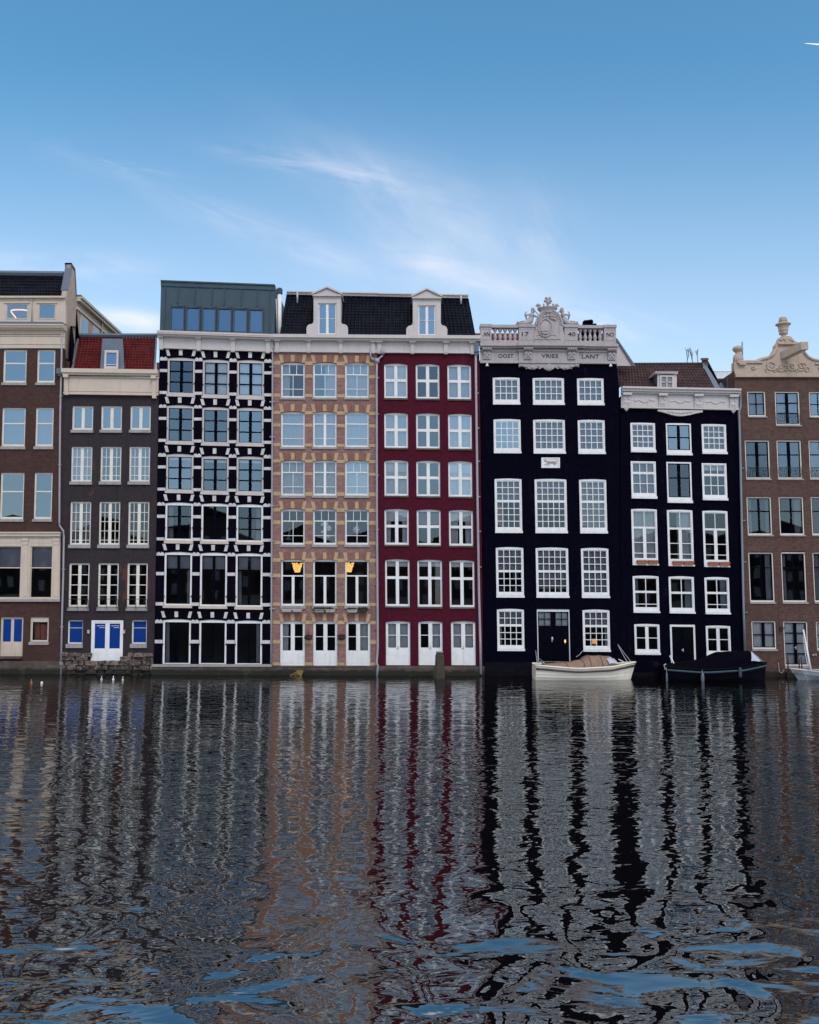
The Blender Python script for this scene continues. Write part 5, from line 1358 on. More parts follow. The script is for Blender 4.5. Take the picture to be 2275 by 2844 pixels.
# lamps and ornaments behind the glass of the red brick house
def shell_lamp(x, y, label, s=.85):
    c = pt(x, y, -.9)
    c = P3(x, y, .9)
    mb = MB(); rs = random.Random(int(x))
    for i in range(46):
        t = i * 2.4; u = ((i // 8) + rs.random() * .3) / 6
        r = (.30 * (1 - u * .62)) * s
        mb.blob(c + Vector((r * math.cos(t), r * math.sin(t), .26 * s - u * .62 * s)), .062 * s, .062 * s, .050 * s, 6, 4)
    r_ = root('pendant_lamp', (c.x, c.y, c.z), label, 'lamp', 'shell pendant lamps')
    mb.build('shade', MT['lamp'], r_, True)
    MB().blob(c + Vector((0, 0, 0)), .2 * s, .2 * s, .26 * s).build('lamp_core', MT['lampdim'], r_, True)
    MB().tube([c + Vector((0, 0, .3)), c + Vector((0, 0, 1.0))], .01, 4).build('cord', MT['iron'], r_)
shell_lamp(825.5, 1576, 'glowing golden shell pendant lamp on the left, fully visible')
shell_lamp(969, 1575, 'glowing golden shell pendant lamp further right, half hidden by its window frame')
c = P3(907, 1468, .32)
r_ = root('ball_ornament', (c.x, c.y, c.z), 'cluster of hanging white balls behind a middle window of the red brick house', 'ornament')
for k, (x, y, rr_) in enumerate(((913, 1467, 8.5), (896, 1456, 5), (902, 1475, 4.5), (908, 1455, 4.5), (911, 1490, 5), (895, 1477, 4))):
    MB().blob(P3(x, y, .32), rr_ * M, rr_ * M * .5, rr_ * M, 12, 8).build('ball', MT['white'], r_, True)
c = P3(989, 1471, .32); P_ = []
for i in range(16):
    t = i * math.pi / 8; rr_ = (11 if i % 2 == 0 else 6.5) * M
    P_.append(c + Vector((rr_ * math.sin(t), 0, rr_ * math.cos(t))))
mb = MB(); mb.add(P_ + [c + Vector((0, -.08, 0)), c + Vector((0, .08, 0))], [[i, (i + 1) % 16, 16] for i in range(16)] + [[(i + 1) % 16, i, 17] for i in range(16)])
tag(mb.build('paper_star', MT['white'], None, False, c), 'white paper star hanging behind a right-hand window of the red brick house', 'star')
c = P3(803, 1480, .5); mb = MB()
mb.tube([P3(802, 1497, .5), P3(804, 1480, .5), P3(805, 1470, .5), P3(802, 1466, .5)], [.08, .05, .06, .02], 7); mb.tube([P3(793, 1499, .5), P3(800, 1496, .5), P3(810, 1499, .5)], [.03, .1, .04], 7)
tag(mb.build('figurine', MT['dimblind'], None, True, P3(803, 1500, .5)), 'pale tall-necked figurine on the sill inside the left fourth-row window', 'figurine')
c = P3(1542.5, 1688 + 94, .0)
# table lamp in the lower right window of the gabled house, wall light by its door
c = P3(1651, 1782, .8)
r_ = root('table_lamp', (c.x, c.y, c.z - .3), 'amber table lamp glowing inside the lowest right window of the tall dark house', 'lamp')
MB().lathe(c + Vector((0, 0, -.12)), [(.15, 0), (.11, .26), (.02, .27)], 12).build('lamp_shade', MT['lampdim'], r_, True)
MB().lathe(c + Vector((0, 0, -.32)), [(.08, 0), (.03, .04), (.02, .2)], 8).build('lamp_base', MT['iron'], r_, True)
c = pt(1569.5, 1784, -.02)
r_ = root('wall_light', (c.x, c.y, c.z), 'tiny amber flame-shaped light on the dark double door of the tall dark house', 'lamp')
MB().blob(pt(1569.5, 1781, .03), .045, .03, .1, 8, 6).build('bulb', MT['lamp'], r_, True)
MB().rect(1568.5, 1785, 1570.5, 1791, .04, -.06, None, True).build('bracket', MT['iron'], r_)
# curved light strip in the attic window of the first house
MB_ = MB().tube([P3(x, y, .7) for x, y in ((45, 884), (38, 875), (31, 866), (30, 863), (35, 861), (46, 860), (58, 860), (78, 862))], .035, 6)
tag(MB_.build('light_strip', MT['strip'], None, True, P3(45, 870, .7)), 'bent glowing light strip inside the attic window of the leftmost house', 'lamp')
c = P3(2123, 1405, .9)
mb = MB().lathe(c + Vector((0, 0, -.28)), [(.1, 0), (.24, .1), (.26, .3), (.2, .45), (.08, .52)], 9)
tag(mb.build('paper_lampshade', MT['canvas'], None, True, c), 'unlit pale paper lampshade hanging behind a window of the mauve-brown house', 'lamp')
# ================================================= boats
def lerp(a, b, t): return a + (b - a) * t
def curve(tab, s):
    for (a, va), (b, vb) in zip(tab, tab[1:]):
        if s <= b: 
            t = (s - a) / (b - a); t = t * t * (3 - 2 * t) * .5 + t * .5
            return lerp(va, vb, t)
    return tab[-1][1]

def make_hull(x0, x1, yc, beam, sheer, rake, name_root, hullmat, zb=-.3, n=26, upper=.15, label='', railmat='rail', topmat=None):
    L = x1 - x0
    def half(s): return curve([(0, beam * .80), (.15, beam * .93), (.45, beam), (.7, beam * .86), (.87, beam * .5), (.96, beam * .2), (1, .02)], s)
    def zs(s): return curve(sheer, s)
    lev = [(1.0, 1.0), (.86, .995), (.86, .975), (.64, .97), (.64, .95), (.42, .93), (.42, .90), (.2, .86), (.2, .83), (0.0, .74), (-.5, .45), (-1, .0)]
    mb = MB(); rows = []
    def P(s, k, side):
        h, w = lev[k]
        z = zs(s) * h if h >= 0 else h * .3
        x = x0 + L * s + rake(s) * (h - 1) * zs(1) * (1 if s > .5 else .5)
        return Vector((x, yc - side * half(s) * w * (1 if h > .5 else lerp(1, .9, s)), z))
    for i in range(n + 1):
        s = i / n
        rows.append([P(s, k, 1) for k in range(len(lev))] + [P(s, k, -1) for k in range(len(lev) - 2, -1, -1)])
    m = len(rows[0])
    vs = [p for r_ in rows for p in r_]; fs = []
    for i in range(n):
        for k in range(m - 1): fs.append([i * m + k, i * m + k + 1, (i + 1) * m + k + 1, (i + 1) * m + k])
    fs.append(list(range(m))); 
    mb.add(vs, fs)
    r_ = name_root
    mb.build('hull', MT[hullmat], r_)
    # deck set a little below the gunwale
    dk = MB(); vs = []
    for i in range(n + 1):
        s = i / n
        vs += [Vector((x0 + L * s, yc - half(s) * .97, zs(s) - .05)), Vector((x0 + L * s, yc + half(s) * .97, zs(s) - .05))]
    dk.add(vs, [[2 * i, 2 * i + 1, 2 * i + 3, 2 * i + 2] for i in range(n)]); dk.build('deck', MT[hullmat], r_)
    for nm, dz, rr, mt in (('gunwale', .0, .045, topmat or hullmat), ('rub_rail', -upper, .055, railmat)):
        g = MB()
        for side in (1, -1):
            g.tube([Vector((x0 + L * i / n + rake(i / n) * dz, yc - side * (half(i / n) * .995 + .012), zs(i / n) + dz)) for i in range(n + 1)], rr, 6)
        g.build(nm, MT[mt], r_, True)
    return half, zs, L

def canopy(r_, x0, L, yc, half, zs, prof, mt, cov=.93, n=30, m=14, win=None):
    """prof: (s, height above the gunwale)"""
    s0, s1 = prof[0][0], prof[-1][0]
    def S(s, t):
        h = curve(prof, s); a = math.pi * t
        w = half(s) * cov
        y = -math.cos(a); y = math.copysign(abs(y) ** .75, y); z = math.sin(a) ** .72
        wr = .012 * math.sin(s * 55 + t * 9) + .010 * math.sin(s * 21 - t * 14)
        return Vector((x0 + L * s + .02 * math.sin(t * 15), yc + y * w * (1 - .18 * z), zs(s) + .02 + (h + wr * min(1, h * 4)) * z))
    mb = MB(); vs = []
    for i in range(n + 1):
        s = lerp(s0, s1, i / n)
        vs += [S(s, k / m) for k in range(m + 1)]
    fs = [[i * (m + 1) + k, i * (m + 1) + k + 1, (i + 1) * (m + 1) + k + 1, (i + 1) * (m + 1) + k] for i in range(n) for k in range(m)]
    fs += [list(range(m + 1)), [n * (m + 1) + k for k in range(m + 1)][::-1]]
    mb.add(vs, fs)
    co = mb.build('canopy', MT[mt], r_, True)
    for (a, b, c, d) in (win or []):
        w = MB(); vs = []; N = 6
        for i in range(N + 1):
            for k in range(N + 1):
                u, v = i / N, k / N
                sa = lerp(a[0], b[0], u), lerp(a[1], b[1], u); sb = lerp(d[0], c[0], u), lerp(d[1], c[1], u)
                s, t = lerp(sa[0], sb[0], v), lerp(sa[1], sb[1], v)
                p = S(s, t); q = S(s, .5); o = Vector((.02, -.05, .045))
                vs.append(p + o)
        w.add(vs, [[i * (N + 1) + k, i * (N + 1) + k + 1, (i + 1) * (N + 1) + k + 1, (i + 1) * (N + 1) + k] for i in range(N) for k in range(N)])
        w.build('canopy_window', MT['film'], co, True)
    return co, S

# white day boat
YC = -1.75
xa, xb = P3(1484, 1860, YC).x, P3(1766, 1850, YC).x
zA, zM, zB = P3(1490, 1849, YC - .9).z, P3(1600, 1857, YC - 1).z, P3(1764, 1839, YC).z
wb = root('open_boat', ((xa + xb) / 2, YC, 0), 'cream white boat under a tan canvas cover, moored below the dark double doors', 'boat', 'boats moored along the houses')
half, zs, L = make_hull(xa, xb, YC, .98, [(0, zA), (.4, zM), (.7, zM + .06), (1, zB)], lambda s: .26 * max(0, (s - .6) / .4) ** 2 + .06, wb, 'hull', upper=.17)
co, S_ = canopy(wb, xa, L, YC, half, zs, [(.09, .04), (.30, .20), (.45, .34), (.525, .56), (.62, .52), (.735, .46), (.815, .04)], 'canvas', win=[((.70, .04), (.793, .05), (.738, .36), (.68, .20))])
mb = MB()
for s_ in (.30, .46, .525, .64): mb.tube([S_(s_, k / 16) + Vector((0, -.01, .012)) for k in range(17)], .012, 4)
mb.tube([S_(s_, .5) + Vector((0, 0, .012)) for s_ in [.1 + .03 * k for k in range(23)]], .012, 4)
for k in range(14): mb.blob(S_(.12 + k * .048, .03) + Vector((0, -.02, 0)), .022, .022, .022, 6, 4)
mb.build('canopy_seam', MT['rail'], co)
mb = MB().tube([Vector((xa + .06, YC - .7, zA - .02)), Vector((xa - .02, YC - .75, zA + .75))], [.02, .012], 5)
for dx in (0, .16, .3):
    mb.tube([Vector((xa + .05 + dx + .07 * math.cos(t), YC - .7, zA + .06 + .1 * math.sin(t))) for t in [i * .35 for i in range(10)]], .012, 4)
mb.build('stern_rail', MT['steel'], wb)
mb = MB().tube([Vector((xa + .02, YC - .73, zA + .45)), Vector((xa + .5, YC - .5, zA + .1))], .01, 4)
mb.build('stay_line', MT['pipe'], wb)
def rope(pts_, label, mname='pipe', r=.014, sag=.08):
    P_ = []
    for a, b in zip(pts_, pts_[1:]):
        for i in range(8):
            t = i / 8; p = a.lerp(b, t); p.z -= sag * math.sin(math.pi * t); P_.append(p)
    P_.append(pts_[-1])
    return tag(MB().tube(P_, r, 5).build('mooring_rope', MT[mname], None, True, pts_[0]), label, 'rope', 'mooring ropes')
rope([P3(1716, 1790, -.05), P3(1742, 1838, -1.4)], 'mooring rope at the bow of the cream boat, left of two strands', r=.022, sag=.03)
rope([P3(1718, 1792, -.05), P3(1753, 1838, -1.8)], 'mooring rope at the bow of the cream boat, right of two strands', r=.018, sag=.02)
rope([P3(1619, 1806, -.02), P3(1601, 1824, -1.2)], 'short chain from the white windowsill down to the tan canvas cover', 'steel', .02, .05)
mb = MB().tube([P3(1703, 1829, -1.6), P3(1710, 1836, -1.6), P3(1716, 1843, -1.6)], .03, 5).tube([P3(1718, 1831, -1.6), P3(1726, 1835, -1.6), P3(1733, 1839, -1.6)], .028, 5)
mb.build('bow_fitting', MT['steel'], wb)

# black sloop
YC2 = -1.9
xa, xb = P3(1834, 1860, YC2).x, P3(2129, 1850, YC2).x
zA, zM, zB = P3(1850, 1853, YC2 - .9).z, P3(1960, 1860, YC2 - 1).z, P3(2128, 1841, YC2).z
bb = root('open_boat', ((xa + xb) / 2, YC2, 0), 'black boat under a black canvas cover with a clear window', 'boat', 'boats moored along the houses')
half, zs, L = make_hull(xa, xb, YC2, 1.05, [(0, zA), (.35, zM), (.7, zM + .09), (1, zB)], lambda s: .12 * max(0, (s - .7) / .3) + .02, bb, 'darkhull', upper=.14, railmat='zinc')
co, S_ = canopy(bb, xa, L, YC2, half, zs, [(.03, .02), (.25, .30), (.42, .48), (.55, .76), (.70, .76), (.83, .72), (.90, .36), (.96, .05)], 'darkcanvas',
       win=[((.81, .05), (.915, .05), (.862, .40), (.845, .40)), ((.925, .08), (.95, .12), (.885, .42), (.872, .42))])
mb = MB()
for s_ in (.25, .42, .55, .70): mb.tube([S_(s_, k / 16) + Vector((0, -.01, .012)) for k in range(17)], .012, 4)
for k in range(16): mb.blob(S_(.06 + k * .055, .02) + Vector((0, -.02, 0)), .024, .024, .024, 6, 4)
mb.build('canopy_seam', MT['darkhull'], co)
om = MB()
c = Vector((xa - .22, YC2, .35))
om.blob(c + Vector((0, 0, .32)), .2, .16, .26, 10, 7); om.box(c.x - .06, c.y - .06, -.3, c.x + .06, c.y + .06, c.z + .3)
om.build('outboard_motor', MT['darkhull'], bb)
mb = MB().tube([Vector((xa + .02, YC2 - .85, zA - .1)), Vector((xa - .05, YC2 - .85, zA + .1)), Vector((xa + .06, YC2 - .8, zA + .14))], .04, 6)
mb.build('cleat', MT['steel'], bb)
mb = MB().tube([P3(1861, 1821, -1.9), P3(1864, 1829, -1.9), P3(1867, 1836, -1.9), P3(1872, 1842, -1.9)], [.05, .03, .06, .04], 6)
mb.build('flag_roll', MT['white'], bb)
for x, l_, m_ in ((1853.5, 'slim grey fender at the stern of the black boat', 'lead'), (1950, 'long blue-grey fender amidships on the black boat', 'lead'), (2057, 'short navy fender near the bow of the black boat', 'zinc')):
    p = P3(x, 1866, YC2 - 1.05); s_ = .05 if x < 1900 else .085
    r_ = root('fender', (p.x, p.y, p.z), l_, 'fender', 'fenders on the black boat')
    y = YC2 - half((p.x - xa) / L) - .10
    q = Vector((p.x, y, .16 if x < 2000 else .42))
    MB().lathe(q + Vector((0, 0, -.2)), [(.02, -.02), (s_ * .8, .02), (s_, .1), (s_, .36), (s_ * .7, .44), (.02, .5)], 10).build('fender_body', MT[m_], r_, True)
    MB().tube([q + Vector((0, 0, .28)), Vector((p.x, y + .06, zs((p.x - xa) / L)))], .01, 4).build('line', MT['pipe'], r_)

# aluminium boat cut by the frame
YC3 = -1.7
xa, xb = P3(2196, 1860, YC3).x, P3(2196, 1860, YC3).x + 4.6
zA, zM = P3(2205, 1857.5, YC3).z, P3(2275, 1864, YC3 - .8).z
ab = root('open_boat', ((xa + xb) / 2, YC3, 0), 'grey aluminium boat at the right edge, its raised bow pointing left', 'boat', 'boats moored along the houses')
sh = [(0, zM - .05), (.45, zM), (.75, zM + .08), (1, zA)]
L3 = xb - xa
# built bow to the left: mirror of the usual hull
mb = MB(); n = 20; vs = []
hf = lambda s: curve([(0, .03), (.1, .32), (.3, .68), (.6, .85), (1, .8)], s)
zz3 = lambda s: curve([(0, zA), (.3, zA - .12), (.6, zM), (1, zM)], s)
lv = [(1, 1), (.55, 1.0), (.5, .93), (.0, .6), (-.2, 0)]
for i in range(n + 1):
    s = i / n
    row = [Vector((xa + L3 * s + (1 - h) * .35 * max(0, 1 - s * 3), YC3 - hf(s) * w, zz3(s) * h if h >= 0 else h)) for h, w in lv]
    row += [Vector((xa + L3 * s + (1 - h) * .35 * max(0, 1 - s * 3), YC3 + hf(s) * w, zz3(s) * h)) for h, w in lv[-2::-1]]
    vs += row
m = len(lv) * 2 - 1
mb.add(vs, [[i * m + k, i * m + k + 1, (i + 1) * m + k + 1, (i + 1) * m + k] for i in range(n) for k in range(m - 1)] + [[n * m + k for k in range(m)]])
mb.build('hull', MT['alu'], ab)
MB().tube([Vector((xa + L3 * i / n, YC3 - hf(i / n) - .01, zz3(i / n))) for i in range(n + 1)], .03, 5).tube([Vector((xa + L3 * i / n, YC3 + hf(i / n) + .01, zz3(i / n))) for i in range(n + 1)], .03, 5).build('gunwale', MT['greywhite'], ab)
mb = MB(); vs = []
for i in range(n + 1): vs += [Vector((xa + L3 * i / n, YC3 - hf(i / n) * .9, zz3(i / n) - .22)), Vector((xa + L3 * i / n, YC3 + hf(i / n) * .9, zz3(i / n) - .22))]
mb.add(vs, [[2 * i, 2 * i + 1, 2 * i + 3, 2 * i + 2] for i in range(n)]); mb.build('thwart', MT['darkhull'], ab)
a, b = P3(2231.5, 1749, -.35), P3(2252, 1862, -1.3)
o = MB().tube([a, b], [.045, .06], 7); o.tube([P3(2233, 1768, -.4) + Vector((-.05, 0, 0)), P3(2249, 1855, -1.2) + Vector((-.12, 0, .1))], .02, 5)
tag(o.build('boat_pole', MT['white'], None, True, b), 'long white pole leaning from the aluminium boat against the garden door', 'pole')

# rusty landing posts, wall fittings, mooring post, floats
for k, (x, y0, y1, l_) in enumerate(((2189, 1820, 1893, 'rusty landing pole left of the garden door'), (2220, 1818, 1872, 'thin rusty pole in front of the left door leaf'), (2227, 1824, 1872, 'thinner rusty pole right beside the one before the left door leaf'))):
    p = P3(x, y1, -.6)
    tag(MB().tube([P3(x - 1.5, y0, -.6), P3(x, y0 + 20, -.6), Vector((p.x, p.y, -.3))], .035, 6).build('landing_pole', MT['rail'], None, True, (p.x, p.y, 0)), l_, 'pole', 'landing poles by the garden door')
p = P3(2163, 1840, -.3)
rope([P3(2162, 1840, .0), P3(2166, 1866, -.4), P3(2178, 1858, -.3)], 'tangled pale rope hanging from the brown house left of the garden door', 'stone', .02, .12)
p = P3(2262, 1822, 0)
tag(MB().blob(pt(2258, 1820, .05), .07, .05, .07).blob(pt(2265, 1819, .05), .06, .05, .07).build('wall_ring', MT['stone'], None, True, (p.x, -.05, p.z)), 'pair of small round fittings on the brown wall right of the garden door', 'fitting')

p0 = P3(1221, 1887, -1.6)
po = MB(); rs = random.Random(11)
zt_ = P3(1221, 1811, -1.6).z
n = 10; vs = []; prof_ = [(-1, .37), (0.0, .36), (.35, .35), (.8, .31), (1.15, .30), (zt_ - .16, .285), (zt_ - .12, .25), (zt_, .24)]
prof_ = [(z, r * .78) for z, r in prof_]
po.lathe((p0.x, p0.y, 0), [(r * (1 + rs.uniform(-.03, .03)), z) for z, r in prof_], 9)
mp = root('mooring_post', (p0.x, p0.y, 0), 'weathered timber mooring post in the water before the maroon house', 'post')
po.build('post', MT['timber'], mp)
MB().lathe((p0.x, p0.y, zt_ - .01), [(.2, 0), (.2, .02), (.17, .05), (.02, .06)], 9).build('post_cap', MT['stone'], mp)
for k, (x, y, l_, m_) in enumerate(((87, 1897, 'orange float on the water, leftmost of all', 'terracotta'), (116, 1897, 'white round float just right of the orange one', 'white'), (282, 1887.5, 'tiny pale float left of the brightest float by the stone footing', 'greywhite'),
                                 (314.5, 1887.5, 'brightest white float below the blue double doors', 'white'), (341, 1889, 'pale lop-sided float right of the brightest one', 'greywhite'))):
    x_, y_, z_ = ray(x, y + 1.5); t = -CAMH / z_; q = Vector((x_ * t, -DIST + y_ * t, 0))
    mb = MB().blob(q + Vector((0, 0, .03)), .06, .06, .07, 10, 7)
    if k != 1: mb.tube([q + Vector((0, 0, .1)), q + Vector((0, 0, .2))], .025, 6)
    tag(mb.build('float', MT[m_], None, True, q), l_, 'float', 'small floats on the water')
# worn timber caught at the foot of the red brick house
q = P3(822, 1866, -.25)
mb = MB().hexa([P3(812, 1876, -.3), P3(838, 1876, -.3), P3(844, 1862, -.3), P3(827, 1860, -.3)], [P3(812, 1876, -.17), P3(838, 1876, -.17), P3(844, 1862, -.17), P3(827, 1860, -.17)])
mb.tube([P3(806, 1876, -.35), P3(822, 1868, -.35), P3(840, 1880, -.35)], .035, 5)
tag(mb.build('driftwood', MT['ochre'], None, False, (q.x, -.3, 0)), 'broken ochre timber at the waterline below the red brick house', 'driftwood')

# ================================================= the far bank behind the camera, seen only in the panes
rs = random.Random(21)
def bank_house(x, w, hgt, gh, mname, label):
    y = -106
    r_ = root('bank_building', (x, y, 2.7), label, 'building', 'buildings on the opposite bank')
    mb = MB().box(x - w / 2, y - 12, 2.7, x + w / 2, y, hgt)
    mb.build('wall', MT[mname], r_)
    MB().add([(x - w / 2, y + .2, hgt), (x + w / 2, y + .2, hgt), (x, y + .2, hgt + gh), (x - w / 2, y - 12, hgt), (x + w / 2, y - 12, hgt), (x, y - 12, hgt + gh)],
             [[0, 1, 2], [3, 5, 4], [0, 2, 5, 3], [1, 4, 5, 2]]).build('roof', MT['tile_black'], r_)
    fw = MB()
    nx = max(2, int(w / 2.4))
    for i in range(nx):
        for k in range(int((hgt - 4) / 3.4)):
            cx_ = x - w / 2 + w * (i + .5) / nx; z = 4.2 + k * 3.4
            fw.box(cx_ - .55, y, z, cx_ + .55, y + .06, z + 1.9)
    fw.build('window', MT['greywhite'], r_)
specs = [(-52, 14, 14.5, 2.2, 'brown', 'broad brown building with a steep roof across the water'), (-36, 16, 16, 2.2, 'right', 'tall mauve-brown building across the water'), (-19, 13, 14, 2.2, 'grey', 'grey building with a pointed gable across the water'),
         (-4, 15, 15.5, 2.2, 'brownlow', 'faded brick building across the water, in the middle'), (13, 16, 16.5, 2.2, 'grey', 'tallest grey building across the water'), (30, 15, 14.5, 2.2, 'brown', 'brown building right of the tallest one across the water'), (46, 15, 15, 2.2, 'right', 'mauve-brown building near the right end across the water'),
         (63, 17, 15, 2.2, 'grey', 'grey building with dark roof, second from the right end across the water'), (82, 19, 16, 2.2, 'brown', 'last tall brown building on the right across the water'),
         (-70, 18, 15, 2.2, 'grey', 'grey building, second from the left end across the water'), (-90, 20, 15, 2.2, 'right', 'first mauve-brown building on the left across the water')]
for s_ in specs: bank_house(*s_)
for k, (x, y, h_) in enumerate(((-30, -70, 9), (-12, -73, 8), (6, -71, 10), (24, -72, 8.5))):
    mb = MB(); base = Vector((x, y, 2.7))
    t_ = root('bare_tree', base, 'bare winter tree on the opposite bank, %s of four' % ('first', 'second', 'third', 'last')[k], 'tree', 'bare trees on the opposite bank')
    MB().tube([base, base + Vector((.1, 0, 2.2)), base + Vector((0, .1, 3.4))], [.26, .2, .17], 8).build('trunk', MT['twig'], t_)
    for j in range(5): twigs(mb, base + Vector((0, .1, 3.0 + j * .1)), Vector((math.cos(j * 1.3) * .6, math.sin(j * 1.3) * .6, 1)).normalized(), h_ * .24, .11, 4, rs, 3, .45)
    mb.build('crown', MT['twig'], t_)

# ================================================= ground, water
def sheet(name, x0, y0, x1, y1, z, m_):
    o = MB().quad((x0, y0, z), (x1, y0, z), (x1, y1, z), (x0, y1, z)).build(name, m_)
    return tag(o, kind='structure')
o = MB().box(-1500, 5.2, -1.5, 1500, 3000, .95).build('ground', MT['ground']); tag(o, kind='structure')
o = MB().box(-1500, -1500, -1.5, 1500, -47.0, 2.7).build('quay', MT['ground']); tag(o, kind='structure')
sheet('canal_bed', -1500, -47.2, 1500, 5.4, -1.6, MT['ground'])
m, t, b = mat('canal_water')
g = geo(t)
def nz(sc, det, rough, dist, mp=(1, 1, 1), loc=(0, 0, 0), rot=0): return t.noise(t.mapping(g, mp, (0, 0, rot), loc), sc, det, rough, dist)
W1 = nz(.66, 1.2, .4, .9, (.45, 1, 1), (3, 1, 0), .12)
W2 = nz(2.5, 2.2, .55, .7, (.5, 1, 1), (0, 5, 0), -.1)
W3 = nz(8.5, 2, .5, .6, (.4, 1, 1), (7, 2, 0), .05)
patch = t.ramp(nz(.09, 3, .6, .4, (.5, 1, 1), (1.3, 2.2, 0)), .35, .65)
sepw = t.new('ShaderNodeSeparateXYZ'); t.l.new(g, sepw.inputs[0])
calm = t.ramp(sepw.outputs[1], -39, -24)      # sheltered, slow swell under the near quay
W0 = nz(1.0, 1.0, .4, .6, (.75, 1.0, 1), (2.6, 7.3, 0), .15)      # slow blobs of swell close to the near quay
near = t.ramp(sepw.outputs[1], -31, -39)
W1 = t.m('ADD', t.m('MULTIPLY', W1, .26), t.m('MULTIPLY', t.m('MULTIPLY', W0, near), NEARW))
W2 = t.m('MULTIPLY', W2, t.m('ADD', .5, t.m('MULTIPLY', calm, .5)))
hgt = t.m('ADD', t.m('MULTIPLY', W1, WAVE[0]), t.m('ADD', t.m('MULTIPLY', W2, t.m('ADD', t.m('MULTIPLY', patch, WAVE[1] * .6), WAVE[1] * .7)), t.m('MULTIPLY', W3, WAVE[2])))
bp = t.new('ShaderNodeBump'); t.l.new(hgt, bp.inputs['Height']); bp.inputs['Strength'].default_value = 1; bp.inputs['Distance'].default_value = 1
b.inputs['Base Color'].default_value = (.0020, .0021, .0016, 1)
b.inputs['Roughness'].default_value = .02; b.inputs['IOR'].default_value = WIOR
t.l.new(bp.outputs[0], b.inputs['Normal'])
sheet('canal_water', -1500, -47.1, 1500, 5.3, 0, m)

# ================================================= sky, sun, contrail
w = bpy.data.worlds.new("World"); scene.world = w; w.use_nodes = True
t = NT(w.node_tree); bg = t.n['Background']
sky = t.new('ShaderNodeTexSky'); sky.sky_type = 'NISHITA'; sky.sun_disc = False
sky.sun_elevation = R(SUN_EL); sky.sun_rotation = R(SUN_AZ)
sky.altitude = 0; sky.air_density = AIR[0]; sky.dust_density = AIR[1]; sky.ozone_density = AIR[2]
tc = t.new('ShaderNodeTexCoord'); sep = t.new('ShaderNodeSeparateXYZ'); t.l.new(tc.outputs['Generated'], sep.inputs[0])
ay = t.m('MAXIMUM', t.m('ABSOLUTE', sep.outputs[1]), .02)
U = t.m('DIVIDE', sep.outputs[0], ay); V = t.m('DIVIDE', sep.outputs[2], ay)
uv = t.new('ShaderNodeCombineXYZ'); t.l.new(U, uv.inputs[0]); t.l.new(V, uv.inputs[1])
def uvpx(px, py):
    x, y, z = ray(px, py); return x / y, z / y
total = None
def cloud(px, py, ln, wd, ang, amt, nscale=7, stretch=5, thr=(.35, .75), seed=0):
    global total
    u0, v0 = uvpx(px, py); a = R(ang)      # angle: downwards to the right positive
    dx = t.m('SUBTRACT', U, u0); dy = t.m('SUBTRACT', V, v0)
    p = t.m('ADD', t.m('MULTIPLY', dx, math.cos(a)), t.m('MULTIPLY', dy, -math.sin(a)))
    q = t.m('ADD', t.m('MULTIPLY', dx, math.sin(a)), t.m('MULTIPLY', dy, math.cos(a)))
    p = t.m('MULTIPLY', p, F / ln); q = t.m('MULTIPLY', q, F / wd)
    fall = t.m('EXPONENT', t.m('MULTIPLY', t.m('ADD', t.m('MULTIPLY', p, p), t.m('MULTIPLY', q, q)), -1.0))
    mp = t.mapping(uv.outputs[0], (1, 1, 1), (0, 0, a), (seed, seed * .7, 0))
    mp = t.mapping(mp, (1, stretch, 1))
    n = t.ramp(t.noise(mp, nscale, 7, .62, .5), *thr)
    c = t.m('MULTIPLY', t.m('MULTIPLY', fall, n), amt)
    total = c if total is None else t.m('ADD', total, c)
for c in CLOUDS: cloud(*c)
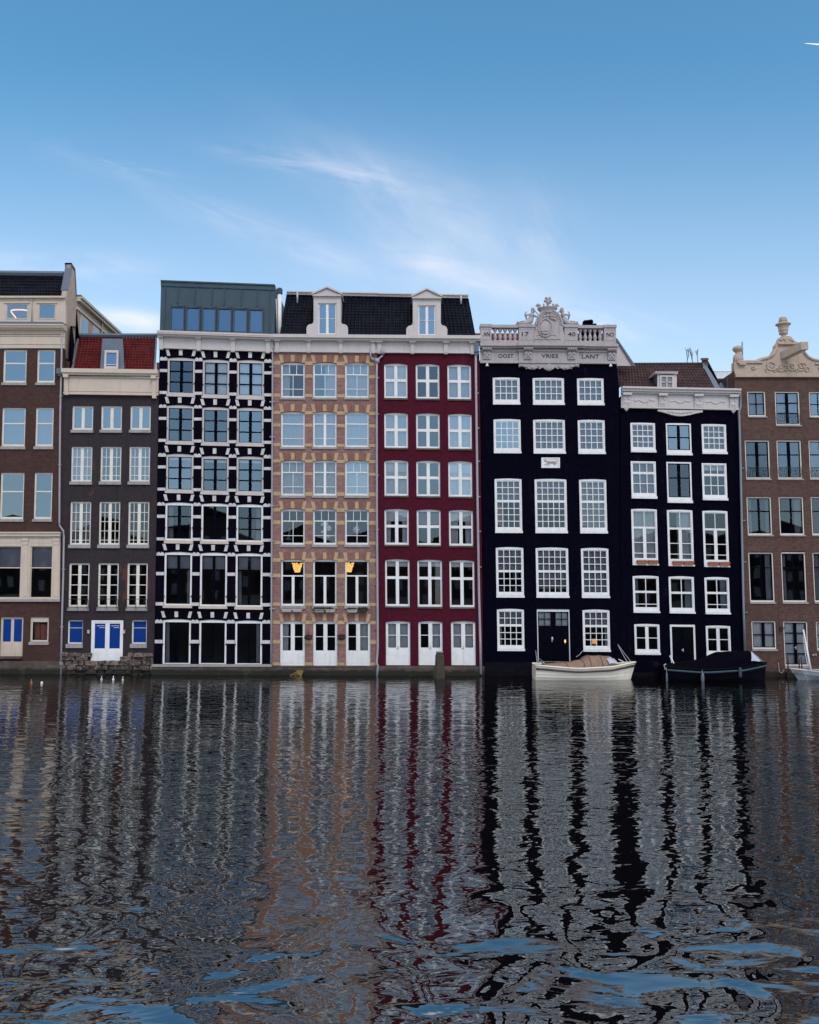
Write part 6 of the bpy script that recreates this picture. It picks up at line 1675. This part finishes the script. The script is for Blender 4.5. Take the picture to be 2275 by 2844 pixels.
# haze layer added above the frame, out of view, to pale the water's reflections
added_veil = t.m('MULTIPLY', t.ramp(V, .73, .86), t.m('ADD', .75, t.m('MULTIPLY', t.noise(t.mapping(uv.outputs[0], (1, 1.6, 1), (0, 0, .4)), 2.2, 6, .6, .6), .5)))
total = t.m('ADD', total, added_veil)
low = t.m('MULTIPLY', t.ramp(V, .66, .04), HORZ)
total = t.m('ADD', total, low)
tot = t.m('MINIMUM', total, .95)
dim = t.new('ShaderNodeHueSaturation'); t.l.new(sky.outputs[0], dim.inputs['Color'])
dim.inputs['Saturation'].default_value = SKYSAT; dim.inputs['Hue'].default_value = SKYHUE
col = t.mix(tot, dim.outputs[0], CLOUDCOL)
t.l.new(col, bg.inputs['Color']); bg.inputs['Strength'].default_value = SKYSTR
sl = bpy.data.lights.new('sun', 'SUN'); so = bpy.data.objects.new('sun', sl); COL.objects.link(so)
sl.energy = SUNSTR; sl.angle = R(SUNANG); sl.color = (1, .93, .87)
sd = Vector((math.sin(R(SUN_AZ)) * math.cos(R(SUN_EL)), math.cos(R(SUN_AZ)) * math.cos(R(SUN_EL)), math.sin(R(SUN_EL))))
so.rotation_euler = (-sd).to_track_quat('-Z', 'Y').to_euler(); so.location = (30, -80, 60)
D = 3000
a, b_ = [Vector(ray(x, y)).normalized() * D + Vector((0, -DIST, CAMH)) for x, y in ((2234, 120), (2330, 128))]
mid = [a.lerp(b_, i / 8) for i in range(9)]
mid[1].z += 0; 
m, t, bb_ = mat('contrail_vapour'); bb_.inputs['Base Color'].default_value = (1, 1, 1, 1); bb_.inputs['Roughness'].default_value = 1
bb_.inputs['Emission Color'].default_value = (.8, .93, 1, 1); bb_.inputs['Emission Strength'].default_value = .35  # glow added in place of sunlight on the vapour
tag(MB().tube(mid, [.3, 1.0, 1.3, 1.6, 1.7, 1.8, 1.9, 2, 2], 8).build('contrail', m, None, True, a), 'short bright contrail high in the sky at the top right', 'contrail')

scene.view_settings.view_transform = 'Standard'; scene.view_settings.look = 'None'
scene.view_settings.exposure = EXPO; scene.view_settings.gamma = 1; scene.view_settings.use_curve_mapping = False
scene.render.engine = 'CYCLES'
scene.cycles.max_bounces = 8; scene.cycles.transparent_max_bounces = 16; scene.cycles.glossy_bounces = 5; scene.cycles.diffuse_bounces = 3
for o in bpy.data.objects:
    if '_o' in o: del o['_o']
